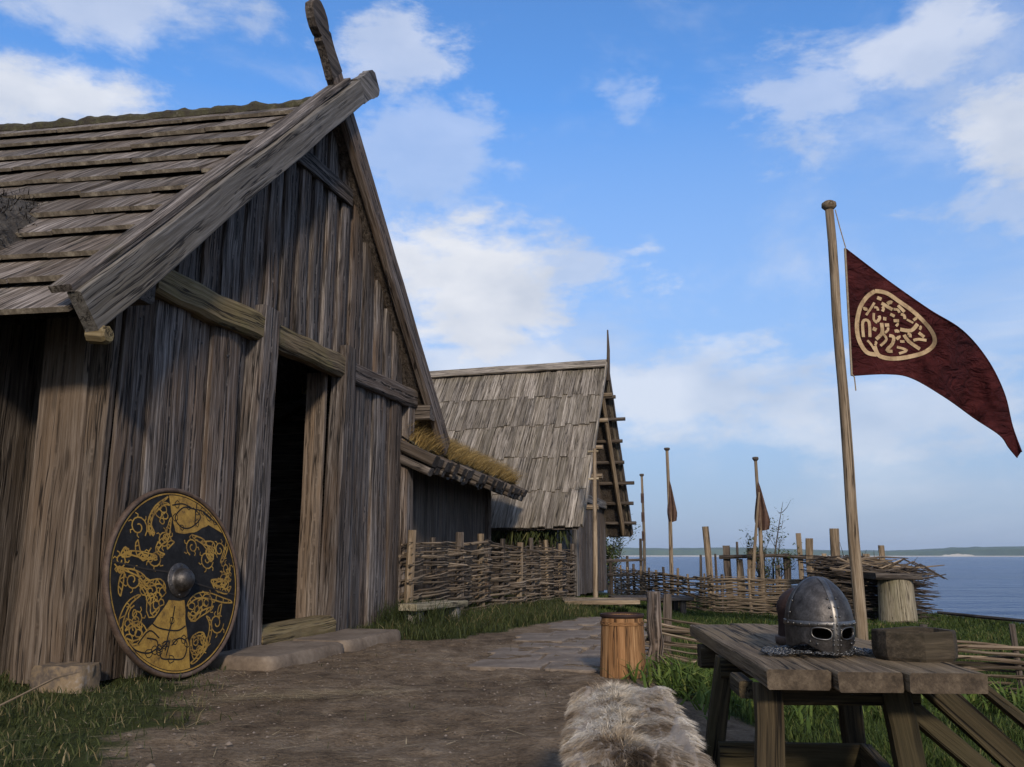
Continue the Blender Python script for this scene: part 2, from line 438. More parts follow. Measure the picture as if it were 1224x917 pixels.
M['ground'] = ground_mat()
M['water'] = water_mat()
M['hills'] = plain_mat('far_wooded_shore', [(0.030, 0.055, 0.030), (0.055, 0.085, 0.045), (0.085, 0.11, 0.06)], 0.02, 0.95, 0.0, coord='Object')
M['beach'] = plain_mat('pale_far_beach', [(0.40, 0.36, 0.30), (0.55, 0.50, 0.42)], 0.02, 0.95, 0.0)

# ------------------------------------------------------------------ object helpers
def tag(o, label=None, cat=None, group=None, kind=None):
    if label:
        o['label'] = label
    if cat:
        o['category'] = cat
    if group:
        o['group'] = group
    if kind:
        o['kind'] = kind
    return o


def thing(name, label, cat, loc=(0, 0, 0), rotz=0.0, group=None):
    e = bpy.data.objects.new(name, None)
    COL.objects.link(e)
    e.empty_display_size = 0.2
    e.location = loc
    e.rotation_euler = (0, 0, rotz)
    return tag(e, label, cat, group)


def rnd(a, b):
    return random.uniform(a, b)


class MB:
    def __init__(self):
        self.v, self.f, self.w, self.t = [], [], [], []

    def _add(self, verts, faces, wood, tone=0.5):
        o = len(self.v)
        self.v.extend(verts)
        self.w.extend(wood)
        self.t.extend([tone] * len(verts))
        self.f.extend([tuple(i + o for i in f) for f in faces])

    def plank(self, p0, p1, w, t, up, seg=3, jit=0.004, bev=0.12, w1=None, t1=None, bow=0.0, crown=0.0, square=False):
        """board from p0 to p1; up is the direction of its thickness"""
        p0, p1 = Vector(p0), Vector(p1)
        ax = (p1 - p0)
        L = ax.length
        ax.normalize()
        up = Vector(up)
        up = (up - ax * up.dot(ax)).normalized()
        sd = ax.cross(up).normalized()
        w1 = w if w1 is None else w1
        t1 = t if t1 is None else t1
        off = Vector((rnd(0, 400), 0, 0))
        verts, wood, faces = [], [], []
        for i in range(seg + 1):
            k = i / seg
            ww = (w * (1 - k) + w1 * k) / 2
            tt = (t * (1 - k) + t1 * k) / 2
            b = min(ww, tt) * bev * 2
            c = p0 + (p1 - p0) * k + up * (bow * 4 * k * (1 - k)) + sd * rnd(-jit, jit) + up * rnd(-jit, jit) * 0.6
            if i in (0, seg) and not square:
                c = c + ax * rnd(-jit, jit) * 2
            prof = [(-ww, -tt + b), (-ww + b, -tt), (ww - b, -tt), (ww, -tt + b), (ww, tt - b), (ww - b, tt), (-ww + b, tt), (-ww, tt - b)]
            if crown:                              # split-log staves: rounded outer face
                mid = [(ww * q, tt + crown * (1 - q * q)) for q in (0.72, 0.42, 0.12, -0.12, -0.42, -0.72)]
                prof = prof[:6] + mid + prof[6:]
            npf = len(prof)
            for a, c2 in prof:
                j1, j2 = rnd(-jit, jit) * 0.7, rnd(-jit, jit) * 0.4
                verts.append(c + sd * (a + j1) + up * (c2 + j2))
                wood.append(off + Vector((L * k, a, c2)))
        for i in range(seg):
            for j in range(npf):
                a, b2 = i * npf + j, i * npf + (j + 1) % npf
                faces.append((a, b2, b2 + npf, a + npf))
        faces.append(tuple(reversed(range(npf))))
        faces.append(tuple(seg * npf + j for j in range(npf)))
        # make faces point outward for either handedness
        if sd.cross(up).dot(ax) > 0:
            pass
        self._add(verts, faces, wood)
        return self

    def tube(self, pts, rad, n=6, jit=0.0, cap=True, tone=0.5, flat=1.0):
        pts = [Vector(p) for p in pts]
        if not isinstance(rad, (list, tuple)):
            rad = [rad] * len(pts)
        off = Vector((rnd(0, 50), rnd(0, 50), rnd(0, 50)))
        d0 = (pts[1] - pts[0]).normalized()
        ref = Vector((0, 0, 1)) if abs(d0.z) < 0.9 else Vector((1, 0, 0))
        u = d0.cross(ref).normalized()
        verts, wood, faces = [], [], []
        s = 0.0
        for i, p in enumerate(pts):
            if i == 0:
                d = d0
            elif i == len(pts) - 1:
                d = (pts[i] - pts[i - 1]).normalized()
            else:
                d = (pts[i + 1] - pts[i - 1]).normalized()
            if i:
                s += (p - pts[i - 1]).length
            u = (u - d * u.dot(d)).normalized()
            v = d.cross(u)
            for j in range(n):
                a = 2 * math.pi * j / n
                r = rad[i] * (1 + rnd(-jit, jit))
                verts.append(p + u * (math.cos(a) * r) + v * (math.sin(a) * r * flat))
                wood.append(off + Vector((s, math.cos(a) * rad[i], math.sin(a) * rad[i])))
        for i in range(len(pts) - 1):
            for j in range(n):
                a, b = i * n + j, i * n + (j + 1) % n
                faces.append((a, b, b + n, a + n))
        if cap:
            faces.append(tuple(reversed(range(n))))
            m = (len(pts) - 1) * n
            faces.append(tuple(m + j for j in range(n)))
        self._add(verts, faces, wood, tone)
        return self

    def grid(self, P, closed=False, tone=0.5):
        """P: rows of points"""
        r, c = len(P), len(P[0])
        verts = [Vector(p) for row in P for p in row]
        faces = []
        for i in range(r - 1):
            for j in range(c if closed else c - 1):
                a, b = i * c + j, i * c + (j + 1) % c
                faces.append((a, b, b + c, a + c))
        self._add(verts, faces, [v.copy() for v in verts], tone)
        return self

    def lathe(self, prof, n=24, centre=(0, 0, 0), sx=1.0, sy=1.0):
        cx = Vector(centre)
        P = []
        for r, z in prof:
            P.append([cx + Vector((r * sx * math.cos(2 * math.pi * j / n), r * sy * math.sin(2 * math.pi * j / n), z)) for j in range(n)])
        return self.grid(P, closed=True)

    def poly(self, verts, faces, tone=0.5):
        verts = [Vector(v) for v in verts]
        self._add(verts, faces, [v.copy() for v in verts], tone)
        return self

    def build(self, name, mat, parent=None, smooth=False, kind=None, label=None, ends=None):
        c = Vector((0, 0, 0))
        if self.v:
            lo = Vector((min(v[i] for v in self.v) for i in range(3)))
            hi = Vector((max(v[i] for v in self.v) for i in range(3)))
            c = Vector(((lo.x + hi.x) / 2, (lo.y + hi.y) / 2, lo.z))
        me = bpy.data.meshes.new(name)
        me.from_pydata([v - c for v in self.v], [], self.f)
        a = me.attributes.new('wood', 'FLOAT_VECTOR', 'POINT')
        a.data.foreach_set('vector', np.array([x for w in self.w for x in w], dtype=np.float32))
        a = me.attributes.new('tone', 'FLOAT', 'POINT')
        a.data.foreach_set('value', np.array(self.t, dtype=np.float32))
        me.materials.append(M[mat] if isinstance(mat, str) else mat)
        if ends:                                   # end grain of another colour
            me.materials.append(M[ends])
            me.polygons[len(self.f) - 2].material_index = 1
        if smooth:
            me.polygons.foreach_set('use_smooth', [True] * len(me.polygons))
        me.update()
        fix_normals(me)
        o = bpy.data.objects.new(name, me)
        COL.objects.link(o)
        o.location = c
        if parent:
            o.parent = parent
            if parent.parent:                      # a sub-part: measured from its part
                o.location = c - parent.location
        if kind:
            o['kind'] = kind
        if label:
            o['label'] = label
        return o


import bmesh


def fix_normals(me):
    bm = bmesh.new()
    bm.from_mesh(me)
    bmesh.ops.recalc_face_normals(bm, faces=bm.faces)
    bm.to_mesh(me)
    bm.free()


def bulk(name, verts, faces_q, faces_t, tone, mat, parent=None, kind='stuff'):
    """large joined mesh from numpy arrays"""
    me = bpy.data.meshes.new(name)
    nq, nt = len(faces_q), len(faces_t)
    me.vertices.add(len(verts))
    me.vertices.foreach_set('co', verts.astype(np.float32).ravel())
    me.loops.add(nq * 4 + nt * 3)
    idx = np.concatenate([faces_q.ravel(), faces_t.ravel()]).astype(np.int32)
    me.loops.foreach_set('vertex_index', idx)
    me.polygons.add(nq + nt)
    st = np.concatenate([np.arange(nq) * 4, nq * 4 + np.arange(nt) * 3]).astype(np.int32)
    me.polygons.foreach_set('loop_start', st)
    a = me.attributes.new('tone', 'FLOAT', 'POINT')
    a.data.foreach_set('value', tone.astype(np.float32))
    me.materials.append(M[mat])
    me.update(calc_edges=True)
    me.validate()
    o = bpy.data.objects.new(name, me)
    COL.objects.link(o)
    if parent:
        o.parent = parent
    if kind:
        o['kind'] = kind
    return o


def blades(name, base, h, w, mat, lean=0.35, tone=None, parent=None, dirs=None, droop=0.35):
    """many tapered bent blades; base (n,3), h (n,), w (n,)"""
    n = len(base)
    a = rng.uniform(0, 2 * np.pi, n)
    side = np.stack([np.cos(a), np.sin(a), np.zeros(n)], 1)
    b = rng.uniform(0, 2 * np.pi, n)
    ln = rng.uniform(0.1, 1, n) * lean
    if dirs is None:
        dirs = np.stack([np.cos(b) * ln, np.sin(b) * ln, np.ones(n)], 1)
        dirs /= np.linalg.norm(dirs, axis=1)[:, None]
    flat = np.stack([dirs[:, 0], dirs[:, 1], np.zeros(n)], 1)
    p0 = base
    p1 = base + dirs * (h * 0.55)[:, None]
    p2 = base + dirs * h[:, None] + flat * (h * droop)[:, None]
    p2[:, 2] -= h * droop * 0.35
    hw = (w / 2)[:, None]
    V = np.stack([p0 - side * hw, p0 + side * hw, p1 - side * hw * 0.8, p1 + side * hw * 0.8, p2], 1).reshape(-1, 3)
    k = np.arange(n) * 5
    Q = np.stack([k, k + 1, k + 3, k + 2], 1)
    T = np.stack([k + 2, k + 3, k + 4], 1)
    if tone is None:
        tone = np.clip(rng.beta(2, 2, n), 0, 1)
    return bulk(name, V, Q, T, np.repeat(tone, 5), mat, parent)

# ------------------------------------------------------------------ terrain
def ss(a, b, x):
    k = np.clip((np.asarray(x, dtype=float) - a) / (b - a), 0, 1)
    return k * k * (3 - 2 * k)


def wave(x, y):
    return (np.sin(x * 2.1 + y * 1.3) * np.sin(y * 1.7 - x * 0.8) * 0.5 + np.sin(x * 5.3 - y * 3.1 + 1.0) * np.sin(y * 4.4 + x * 2.2) * 0.3
            + np.sin(x * 11.0 + y * 7.0) * np.sin(y * 12.5 - x * 6.0) * 0.2)


def hgt(x, y):
    x = np.asarray(x, dtype=float)
    y = np.asarray(y, dtype=float)
    z = -0.20 * ss(0.4, 2.6, x) - 0.15 * ss(7, 16, y) * ss(1.8, 4.5, x)
    edge = 8.6 + 0.25 * np.sin(y * 0.9) + 0.15 * np.sin(y * 2.3)
    qx = x - edge
    qy = (y - 28.0) - 0.6 * np.sin(x * 0.7)
    q = np.maximum(qx, qy * 0.9)
    z = z - 2.9 * ss(0.0, 4.6, q)
    z = z + wave(x, y) * 0.022 * (1 + 0.8 * ss(2, 6, x))
    return z


GX, GY = -2.35, 7.92                       # point on the hall's gable line
DX, DY = math.sin(math.radians(15)), math.cos(math.radians(15))


def grass_mask(x, y):
    """1 where turf grows, 0 on trodden earth"""
    x = np.asarray(x, dtype=float)
    y = np.asarray(y, dtype=float)
    s = (x - GX) * DX + (y - GY) * DY
    o = (x - GX) * DY - (y - GY) * DX           # distance in front of the gable
    n = wave(x * 1.7 + 3, y * 1.7)
    left = ss(0.75, 0.15, o + 0.25 * n) * ss(-0.25, -0.7, s)
    corner = ss(0.8, -0.3, (x + 2.05) + 0.30 * n + 0.12 * (y - 4.2)) * ss(6.6, 6.0, y)
    strip = ss(0.35, -0.10, x - (-1.15 + (y - 8.1) * 0.402) + 0.15 * n) * ss(1.55, 1.9, s)
    right = ss(-0.10, 0.35, x - (1.22 + 0.09 * np.clip(y - 7, 0, 9)) + 0.28 * n) * ss(3.3, 4.3, y + 0.4 * n + 0.55 * x)
    far = ss(14.5, 16.5, y + n) * ss(-0.5, 0.4, x - 2.4)
    g = np.maximum(np.maximum(left, corner), np.maximum(strip, np.maximum(right, far)))
    beach = ss(9.7, 11.2, x)
    back = ss(0.5, -1.5, x + 9)
    return np.clip(np.maximum(g, back) * (1 - beach), 0, 1)


def build_ground():
    def axis(a, b, f0, f1, fine, coarse):
        out = [a]
        while out[-1] < b:
            p = out[-1]
            d = max(f0 - p, p - f1, 0)
            out.append(p + fine + min(1, d / 20) * (coarse - fine) + min(d, 3) * 0.05)
        return np.array(out)
    xs = axis(-48, 18, -3.2, 2.6, 0.05, 2.0)
    ys = axis(-28, 40, 3.6, 9.0, 0.05, 2.0)
    X, Y = np.meshgrid(xs, ys)
    Z = hgt(X, Y)
    g = grass_mask(X, Y)
    near = ss(14, 8, Y) * ss(-5, -3.5, X) * ss(4, 3, X)
    nz = np.array([mnoise.fractal(Vector((a * 3.1, b * 3.1, 0.3)), 1.0, 2.1, 4) if k > 0 else 0.0 for a, b, k in zip(X.ravel(), Y.ravel(), near.ravel())]).reshape(X.shape)
    nz2 = np.array([mnoise.noise(Vector((a * 8.7, b * 6.1, 4.3))) if k > 0 else 0.0 for a, b, k in zip(X.ravel(), Y.ravel(), near.ravel())]).reshape(X.shape)
    Z = Z + (nz * 0.024 - np.abs(nz2) * 0.016) * near
    r, c = X.shape
    V = np.stack([X, Y, Z], -1).reshape(-1, 3)
    i = np.arange(r * c).reshape(r, c)
    Q = np.stack([i[:-1, :-1], i[:-1, 1:], i[1:, 1:], i[1:, :-1]], -1).reshape(-1, 4)
    o = bulk('ground', V, Q, np.zeros((0, 3), int), np.zeros(len(V)), 'ground', kind='structure')
    a = o.data.attributes.new('grass', 'FLOAT', 'POINT')
    a.data.foreach_set('value', g.ravel().astype(np.float32))
    o.data.polygons.foreach_set('use_smooth', [True] * len(o.data.polygons))
    return o


build_ground()


def build_sea():
    m = MB()
    R = 5000
    ys = [-60, 0, 20, 40, 80, 160, 400, 1000, 3000, 5300]
    xs = [-R, -2000, -500, -120, -30, 0, 30, 120, 500, 2000, R]
    m.grid([[(x, y, -2.2) for x in xs] for y in ys])
    o = m.build('sea', 'water', kind='structure')
    return o


build_sea()


def build_far_shore():
    # low wooded land across the water, about three kilometres off
    m = MB()
    rows = [[], [], [], []]
    n = 260
    for i in range(n + 1):
        az = -0.95 + 1.9 * i / n
        d = 3000 + 250 * math.sin(az * 5)
        h = 30 + 5 * math.sin(az * 9 + 1) + 3.0 * math.sin(az * 31) + (2.2 * mnoise.noise(Vector((az * 90, 0, 0)))) + 2.0 * mnoise.noise(Vector((az * 260, 3, 0)))
        h += 11 * float(ss(0.40, 0.62, az)) - 4 * math.exp(-((az - 0.42) / 0.04) ** 2)
        h = max(h, 7)
        for k, (dd, hh) in enumerate(((0, -6), (4, h * 0.75), (60, h), (700, h * 0.7))):
            rows[k].append((math.sin(az) * (d + dd), math.cos(az) * (d + dd), -2.2 + hh))
    m.grid(rows)
    o = m.build('far_shore_hills', 'hills', kind='structure')
    b = MB()
    for a0, a1, hh in ((-0.52, -0.02, 1.6), (0.0, 0.36, 1.6), (0.37, 0.64, 1.2)):
        P = [[], []]
        for i in range(41):
            az = a0 + (a1 - a0) * i / 40
            d = 2990 + 250 * math.sin(az * 5)
            P[0].append((math.sin(az) * (d - 30), math.cos(az) * (d - 30), -2.3))
            P[1].append((math.sin(az) * (d + 3), math.cos(az) * (d + 3), -2.2 + hh * 3.0))
        b.grid(P)
    # pale scarp on the far shore
    P = [[], [], []]
    for i in range(25):
        k = i / 24
        az = 0.448 + 0.036 * k
        d = 2980 + 250 * math.sin(az * 5)
        env = math.sin(math.pi * k) ** 0.6
        for j, hh in enumerate((0, 5, 11)):
            P[j].append((math.sin(az) * (d + j * 2), math.cos(az) * (d + j * 2), -2.2 + hh * env * (0.8 + 0.4 * mnoise.noise(Vector((k * 9, j, 0))))))
    b.grid(P)
    b.build('far_beach', 'beach', kind='structure')


build_far_shore()


def build_path():
    p = bpy.data.objects.new('flagstone_path', None)
    COL.objects.link(p)
    p['kind'] = 'structure'
    y = 7.05
    r = 0
    while y < 13.2:
        dy = rnd(0.42, 0.62)
        x0 = -0.40 + (y - 7.1) * 0.215
        x1 = 0.95 + (y - 6.7) * 0.10
        x = x0 + rnd(-0.18, 0.18)
        while x < x1:
            wx = rnd(0.34, 0.62)
            g = 0.013
            sh = 0.24
            c = [(x + g, y + g), (x + wx - g, y + g), (x + wx - g + rnd(-.03, .03), y + dy - g), (x + g + rnd(-.03, .03), y + dy - g)]
            pts = []
            mx, my = x + wx / 2, y + dy / 2
            for k in range(4):
                a, b = c[k], c[(k + 1) % 4]
                for t in (0.08, 0.36, 0.64, 0.92):
                    q = (a[0] * (1 - t) + b[0] * t + rnd(-.008, .008), a[1] * (1 - t) + b[1] * t + rnd(-.008, .008))
                    pts.append((q[0] + (q[1] - y) * 0.25, q[1] - (q[0] - x0) * sh))
            zt = float(hgt(mx, my)) + rnd(0.004, 0.012)
            tl = (rnd(-.012, .012), rnd(-.012, .012))
            cz = [zt + (a - mx) * tl[0] + (b - my) * tl[1] for a, b in pts]
            n = len(pts)
            cxm = sum(a for a, b in pts) / n
            cym = sum(b for a, b in pts) / n
            V = [(a, b, z - 0.06) for (a, b), z in zip(pts, cz)] + [(a, b, z - 0.008) for (a, b), z in zip(pts, cz)]
            V += [(cxm + (a - cxm) * 0.955, cym + (b - cym) * 0.955, z) for (a, b), z in zip(pts, cz)]
            F = []
            for s in (0, n):
                F += [(s + k, s + (k + 1) % n, s + n + (k + 1) % n, s + n + k) for k in range(n)]
            F.append(tuple(2 * n + k for k in range(n)))
            MB().poly(V, F).build('flagstone', 'flag', p)
            x += wx
        y += dy
        r += 1


build_path()

# ------------------------------------------------------------------ the timber hall
SK = 0.105                                  # the long walls and roof bow outward, away from the gable
SL = 0.957                                  # roof slope
ZR = 5.66                                   # underside of shingles at the ridge


def build_hall():
    h = thing('timber_hall', 'large weathered timber hall with plank gable, open doorway and crossed gable boards', 'hall',
              (-2.117, 8.789, 0), math.radians(75))
    # lower gable planks, left and right of the doorway
    def wallrun(x0, x1, ws, z0, z1f, mat, y=0.0, lap=0.045, name='wall_plank'):
        x = x0
        i = 0
        while x < x1 - 0.06:
            w = min(rnd(*ws), x1 - x)
            if x1 - (x + w) < 0.08:
                w = x1 - x
            xm = x + w / 2
            yy = y - (lap if i % 2 else 0.0) + rnd(-.004, .004)
            mb = MB().plank((xm + rnd(-.008, .008), yy, z0 + rnd(-.02, .02)), (xm + rnd(-.008, .008), yy, z1f(xm)), w + (0.05 if i % 2 else 0.02), 0.042, (0, -1, 0), seg=5, jit=0.006, crown=0.022 if w > .22 else 0.014)
            for v in mb.v[-14:]:
                v.z = z1f(v.x)                      # cut to the line of the roof
            pk = mb.build(name, mat, h)
            if name == 'wall_plank' and z0 < 1:
                for zn in (0.42, 2.55):
                    c = Vector((xm + rnd(-.04, .04), yy - 0.021 - (0.022 if w > .22 else 0.014), zn + rnd(-.03, .03)))
                    MB().tube([c + Vector((0, .012, 0)), c, c + Vector((0, -.006, 0))], [.014, .013, .006], n=6).build('nail', 'iron', pk)
            # raised mid rib split along each old plank
            x += w
            i += 1
    wallrun(-2.74, -1.20, (0.28, 0.40), 0.03, lambda x: 2.80, 'gable')
    wallrun(0.72, 2.55, (0.22, 0.34), 0.03, lambda x: 2.80, 'gable')
    top = lambda x: 5.615 - SL * abs(x)
    wallrun(-2.45, -0.02, (0.12, 0.21), 2.99, top, 'gable', y=-0.02)
    wallrun(0.0, 2.45, (0.12, 0.21), 2.99, top, 'gable', y=-0.02)
    # king post strip and collar high in the gable
    MB().plank((-0.62, -0.11, 4.86), (0.62, -0.11, 4.86), 0.20, 0.06, (0, -1, 0)).build('collar_beam', 'gable', h)
    # corner posts
    MB().plank((2.66, -0.03, 0.02), (2.68, -0.03, 2.95), 0.26, 0.16, (0, -1, 0), seg=5, jit=0.008, w1=0.22).build('corner_post', 'gable', h)
    # tie beam over the door, with a lintel piece
    MB().plank((-2.62, -0.09, 2.89), (-0.98, -0.09, 2.88), 0.25, 0.17, (0, -1, 0), seg=6, jit=0.010, bev=0.2).build('tie_beam', 'beam', h)
    MB().plank((-1.00, -0.08, 2.88), (0.64, -0.08, 2.88), 0.24, 0.17, (0, -1, 0), seg=6, jit=0.010, bev=0.2).build('lintel', 'beam', h)
    MB().plank((0.68, -0.075, 2.88), (2.74, -0.075, 2.90), 0.24, 0.15, (0, -1, 0), seg=6, jit=0.010, bev=0.2).build('tie_beam', 'gable', h)
    # door posts
    MB().plank((-1.10, -0.09, 0.0), (-1.02, -0.09, 3.10), 0.38, 0.19, (0, -1, 0), seg=7, jit=0.008, w1=0.28).build('door_post', 'gable', h)
    MB().plank((0.60, -0.09, 0.0), (0.66, -0.09, 3.12), 0.36, 0.19, (0, -1, 0), seg=7, jit=0.008, w1=0.24).build('door_post', 'gable', h)
    # deep reveal boards inside the doorway
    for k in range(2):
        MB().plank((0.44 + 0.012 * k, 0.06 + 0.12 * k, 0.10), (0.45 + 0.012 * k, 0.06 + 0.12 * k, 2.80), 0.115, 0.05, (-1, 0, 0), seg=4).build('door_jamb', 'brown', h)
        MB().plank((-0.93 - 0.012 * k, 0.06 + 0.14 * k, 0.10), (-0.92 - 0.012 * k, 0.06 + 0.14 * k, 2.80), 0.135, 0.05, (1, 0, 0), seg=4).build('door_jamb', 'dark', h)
    # threshold log
    m = MB()
    m.plank((-0.92, -0.06, 0.10), (0.46, -0.06, 0.13), 0.30, 0.24, (0, 0, 1), seg=6, jit=0.010, bev=0.25)
    m.build('threshold', 'beam', h)
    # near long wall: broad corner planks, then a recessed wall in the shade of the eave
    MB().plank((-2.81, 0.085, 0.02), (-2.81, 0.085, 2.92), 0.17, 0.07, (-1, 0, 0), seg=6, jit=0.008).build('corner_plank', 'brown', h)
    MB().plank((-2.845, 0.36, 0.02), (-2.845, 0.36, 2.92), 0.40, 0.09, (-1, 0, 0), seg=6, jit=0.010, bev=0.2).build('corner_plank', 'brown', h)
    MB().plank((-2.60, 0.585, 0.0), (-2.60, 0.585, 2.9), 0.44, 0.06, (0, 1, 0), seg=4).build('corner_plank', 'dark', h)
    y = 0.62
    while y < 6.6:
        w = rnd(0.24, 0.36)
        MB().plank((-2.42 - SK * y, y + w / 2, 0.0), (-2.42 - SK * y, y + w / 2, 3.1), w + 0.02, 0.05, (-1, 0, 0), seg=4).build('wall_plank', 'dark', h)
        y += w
    # the dark inside: back wall, far wall, floor
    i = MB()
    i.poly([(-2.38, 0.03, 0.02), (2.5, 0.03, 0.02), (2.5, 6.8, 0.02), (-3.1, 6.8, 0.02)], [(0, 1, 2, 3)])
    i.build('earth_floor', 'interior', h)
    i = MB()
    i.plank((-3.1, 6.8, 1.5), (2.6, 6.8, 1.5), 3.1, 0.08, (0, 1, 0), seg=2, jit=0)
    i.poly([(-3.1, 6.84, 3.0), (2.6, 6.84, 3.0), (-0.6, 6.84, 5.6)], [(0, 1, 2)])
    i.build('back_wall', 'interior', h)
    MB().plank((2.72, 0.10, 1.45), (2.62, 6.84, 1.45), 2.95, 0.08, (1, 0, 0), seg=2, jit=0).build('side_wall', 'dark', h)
    # bargeboards with crossed tips
    def barge(sgn, yb, mat, t, tip):
        # centre line from eave to the far side of the apex
        a = Vector((sgn * 3.56, yb, ZR + 0.10 - SL * 3.56 - 0.02))
        b = Vector((-sgn * 0.20, yb, ZR + 0.10 + SL * 0.20 - 0.02))
        m = MB()
        m.plank(a, b, 0.30, t, (0, -1, 0), seg=9, jit=0.009, w1=0.26, bev=0.14)
        d = (b - a).normalized()
        nrm = Vector((-d.z, 0, d.x))
        if nrm.z < 0:
            nrm = -nrm
        o = m.build('bargeboard', mat, h)
        # carved tip: narrow neck then a rounded head
        prof = [(-0.02, 0.140), (0.10, 0.125), (0.22, 0.115), (0.33, 0.120), (0.38, 0.135), (0.42, 0.105), (0.45, 0.130), (0.53, 0.155), (0.62, 0.150), (0.70, 0.120), (0.75, 0.07)] if tip else \
               [(-0.02, 0.140), (0.10, 0.135), (0.22, 0.135), (0.30, 0.15), (0.36, 0.145), (0.40, 0.155), (0.47, 0.145), (0.53, 0.10)]
        V, F = [], []
        for k, (s, w) in enumerate(prof):
            c = b + d * s
            off = 0.0 if tip else -0.03 * (s / 0.5)
            for yy in (-t * 0.46, t * 0.46):
                for sd in (-1, 1):
                    V.append(c + nrm * (w * sd + off) + Vector((0, yy, 0)))
        n = len(prof)
        for k in range(n - 1):
            q = 4 * k
            F += [(q, q + 1, q + 5, q + 4), (q + 2, q + 6, q + 7, q + 3), (q, q + 4, q + 6, q + 2), (q + 1, q + 3, q + 7, q + 5)]
        F += [(0, 2, 3, 1), (4 * n - 4, 4 * n - 3, 4 * n - 1, 4 * n - 2)]
        MB().poly(V, F).build('gable_horn', 'dark' if tip else mat, o)
        # weather strip capping the board
        e = MB()
        e.plank(a + nrm * 0.180 + Vector((0, 0.07, 0)), b - d * 0.14 + nrm * 0.165 + Vector((0, 0.07, 0)), 0.17, 0.05, nrm, seg=8, jit=0.006)
        e.build('cap_board', 'shake', o)
    barge(-1, -0.36, 'silver', 0.10, False)
    barge(1, -0.26, 'gable', 0.10, True)
    # purlin ends under the eaves
    for sgn, x in ((-1, -2.93), (1, 2.90)):
        z = ZR - SL * abs(x) - 0.16
        MB().plank((x, -0.31, z), (x - SK * 3 * (1 if sgn < 0 else 0), 3.0, z), 0.20, 0.20, (0, 0, 1), seg=3, jit=0.006).build('wall_plate', 'dark', h)
    MB().tube([(-3.40, -0.44, 2.235), (-3.40, -0.42, 2.235), (-3.40, -0.30, 2.25)], [.045, .062, .06], n=9, jit=.05).build('eave_peg', 'beam', h)
    # near slope: courses of thick shakes, grain up the slope
    courses = 11
    e_len = 3.50
    tot = 0
    up = Vector((-SL, 0, 1)).normalized()                # slope normal on the near side
    along = Vector((1, 0, SL)).normalized()              # up the slope
    step = e_len * math.sqrt(1 + SL * SL) / courses
    for c in range(courses):
        s0 = c * step
        y = -0.26
        while y < 6.9:
            w = rnd(0.30, 0.85)
            base = Vector((-e_len, 0, ZR - SL * e_len)) + along * (s0 + rnd(-0.010, 0.010) + 0.02 * mnoise.noise(Vector((c * 7.3, y * .8, 0))))
            th = rnd(0.030, 0.040)
            ln = step + 0.14 if c < courses - 1 else step + 0.02
            yc = y + w / 2
            p0 = base + Vector((-SK * yc, yc, 0)) + up * (0.090 + rnd(-.006, .010) + th / 2)
            p1 = base + along * ln + Vector((-SK * yc, yc, 0)) + up * (0.006 + th / 2)
            mb = MB()
            mb.plank(p0, p1, w - 0.003, th, up, seg=3, jit=0.004, bev=0.08, bow=rnd(-0.006, 0.010))
            for v in mb.v:                                # skew with the bowed wall
                v.x -= SK * (v.y - yc)
            mb.build('shake', 'shake', h, ends='butt')
            tot += 1
            y += w
    # sheathing under the shakes, and the far slope of long boards
    s = MB()
    for (x0, x1) in ((-3.40, 0.0), (0.0, 3.40)):
        a = [(x0, ZR - SL * abs(x0)), (x1, ZR - SL * abs(x1))]
        sk = SK if x0 < 0 else 0
        V = []
        for yy in (-0.20, 6.9):
            for (xx, zz) in a:
                V += [(xx - SK * yy * (1 if x0 < 0 else 0) - (SK * yy if x0 == 0 and False else 0), yy, zz), (xx - SK * yy * (1 if x0 < 0 else 0), yy, zz - 0.03)]
        s.poly(V, [(0, 2, 6, 4), (1, 5, 7, 3), (0, 1, 3, 2), (4, 6, 7, 5)])
    s.build('roof_sheathing', 'dark', h)
    up2 = Vector((SL, 0, 1)).normalized()
    y = -0.26
    while y < 6.9:
        w = rnd(0.26, 0.40)
        MB().plank(Vector((0.02, y + w / 2, ZR)) + up2 * 0.03, Vector((3.5, y + w / 2, ZR - SL * 3.5)) + up2 * 0.03, w - 0.005, 0.045, up2, seg=2).build('roof_board', 'shake', h)
        y += w
    # lumpy ridge of sods and bark
    pts, rad = [], []
    for k in range(161):
        yy = -0.20 + 7.1 * k / 160
        pts.append((-SK * yy * 1.0 + 0.02, yy, ZR + 0.05 + 0.03 * mnoise.noise(Vector((yy * 3, 0, 0)))))
        rad.append(0.085 + 0.035 * mnoise.noise(Vector((yy * 6, 5, 0))))
    MB().tube(pts, rad, n=9, jit=0.05).build('ridge_cap', 'moss', h)
    # thatched porch roof butting into the near slope, at the left of the picture
    P = []
    for i in range(15):
        row = []
        k = i / 14
        for j in range(17):
            q = j / 16
            a = math.pi * q
            xx = -4.75 + 2.75 * k
            zz = 2.05 + 0.72 * k + math.sin(a) ** 0.8 * (1.05 + 0.18 * k)
            yy = 0.90 + 1.05 - math.cos(a) * 1.05
            nzz = mnoise.noise(Vector((xx * 3, yy * 4, zz * 3))) * 0.06 + mnoise.noise(Vector((xx * 11, yy * 11, zz * 9))) * 0.02
            row.append((xx + nzz, yy + nzz - SK * 0, zz + nzz))
        P.append(row)
    mb = MB().grid(P)
    n0 = len(P[0])
    mb.poly(P[0] + [(-4.70, 2.03, 2.30)], [(j, j + 1, n0) for j in range(n0 - 1)])
    po = mb.build('thatched_porch_roof', 'thatch', h, smooth=True)
    for yy in (1.15, 2.95):
        MB().plank((-4.55, yy, 0.0), (-4.55, yy, 2.5), 0.16, 0.16, (0, 1, 0)).build('porch_post', 'dark', h)
    x = -4.45
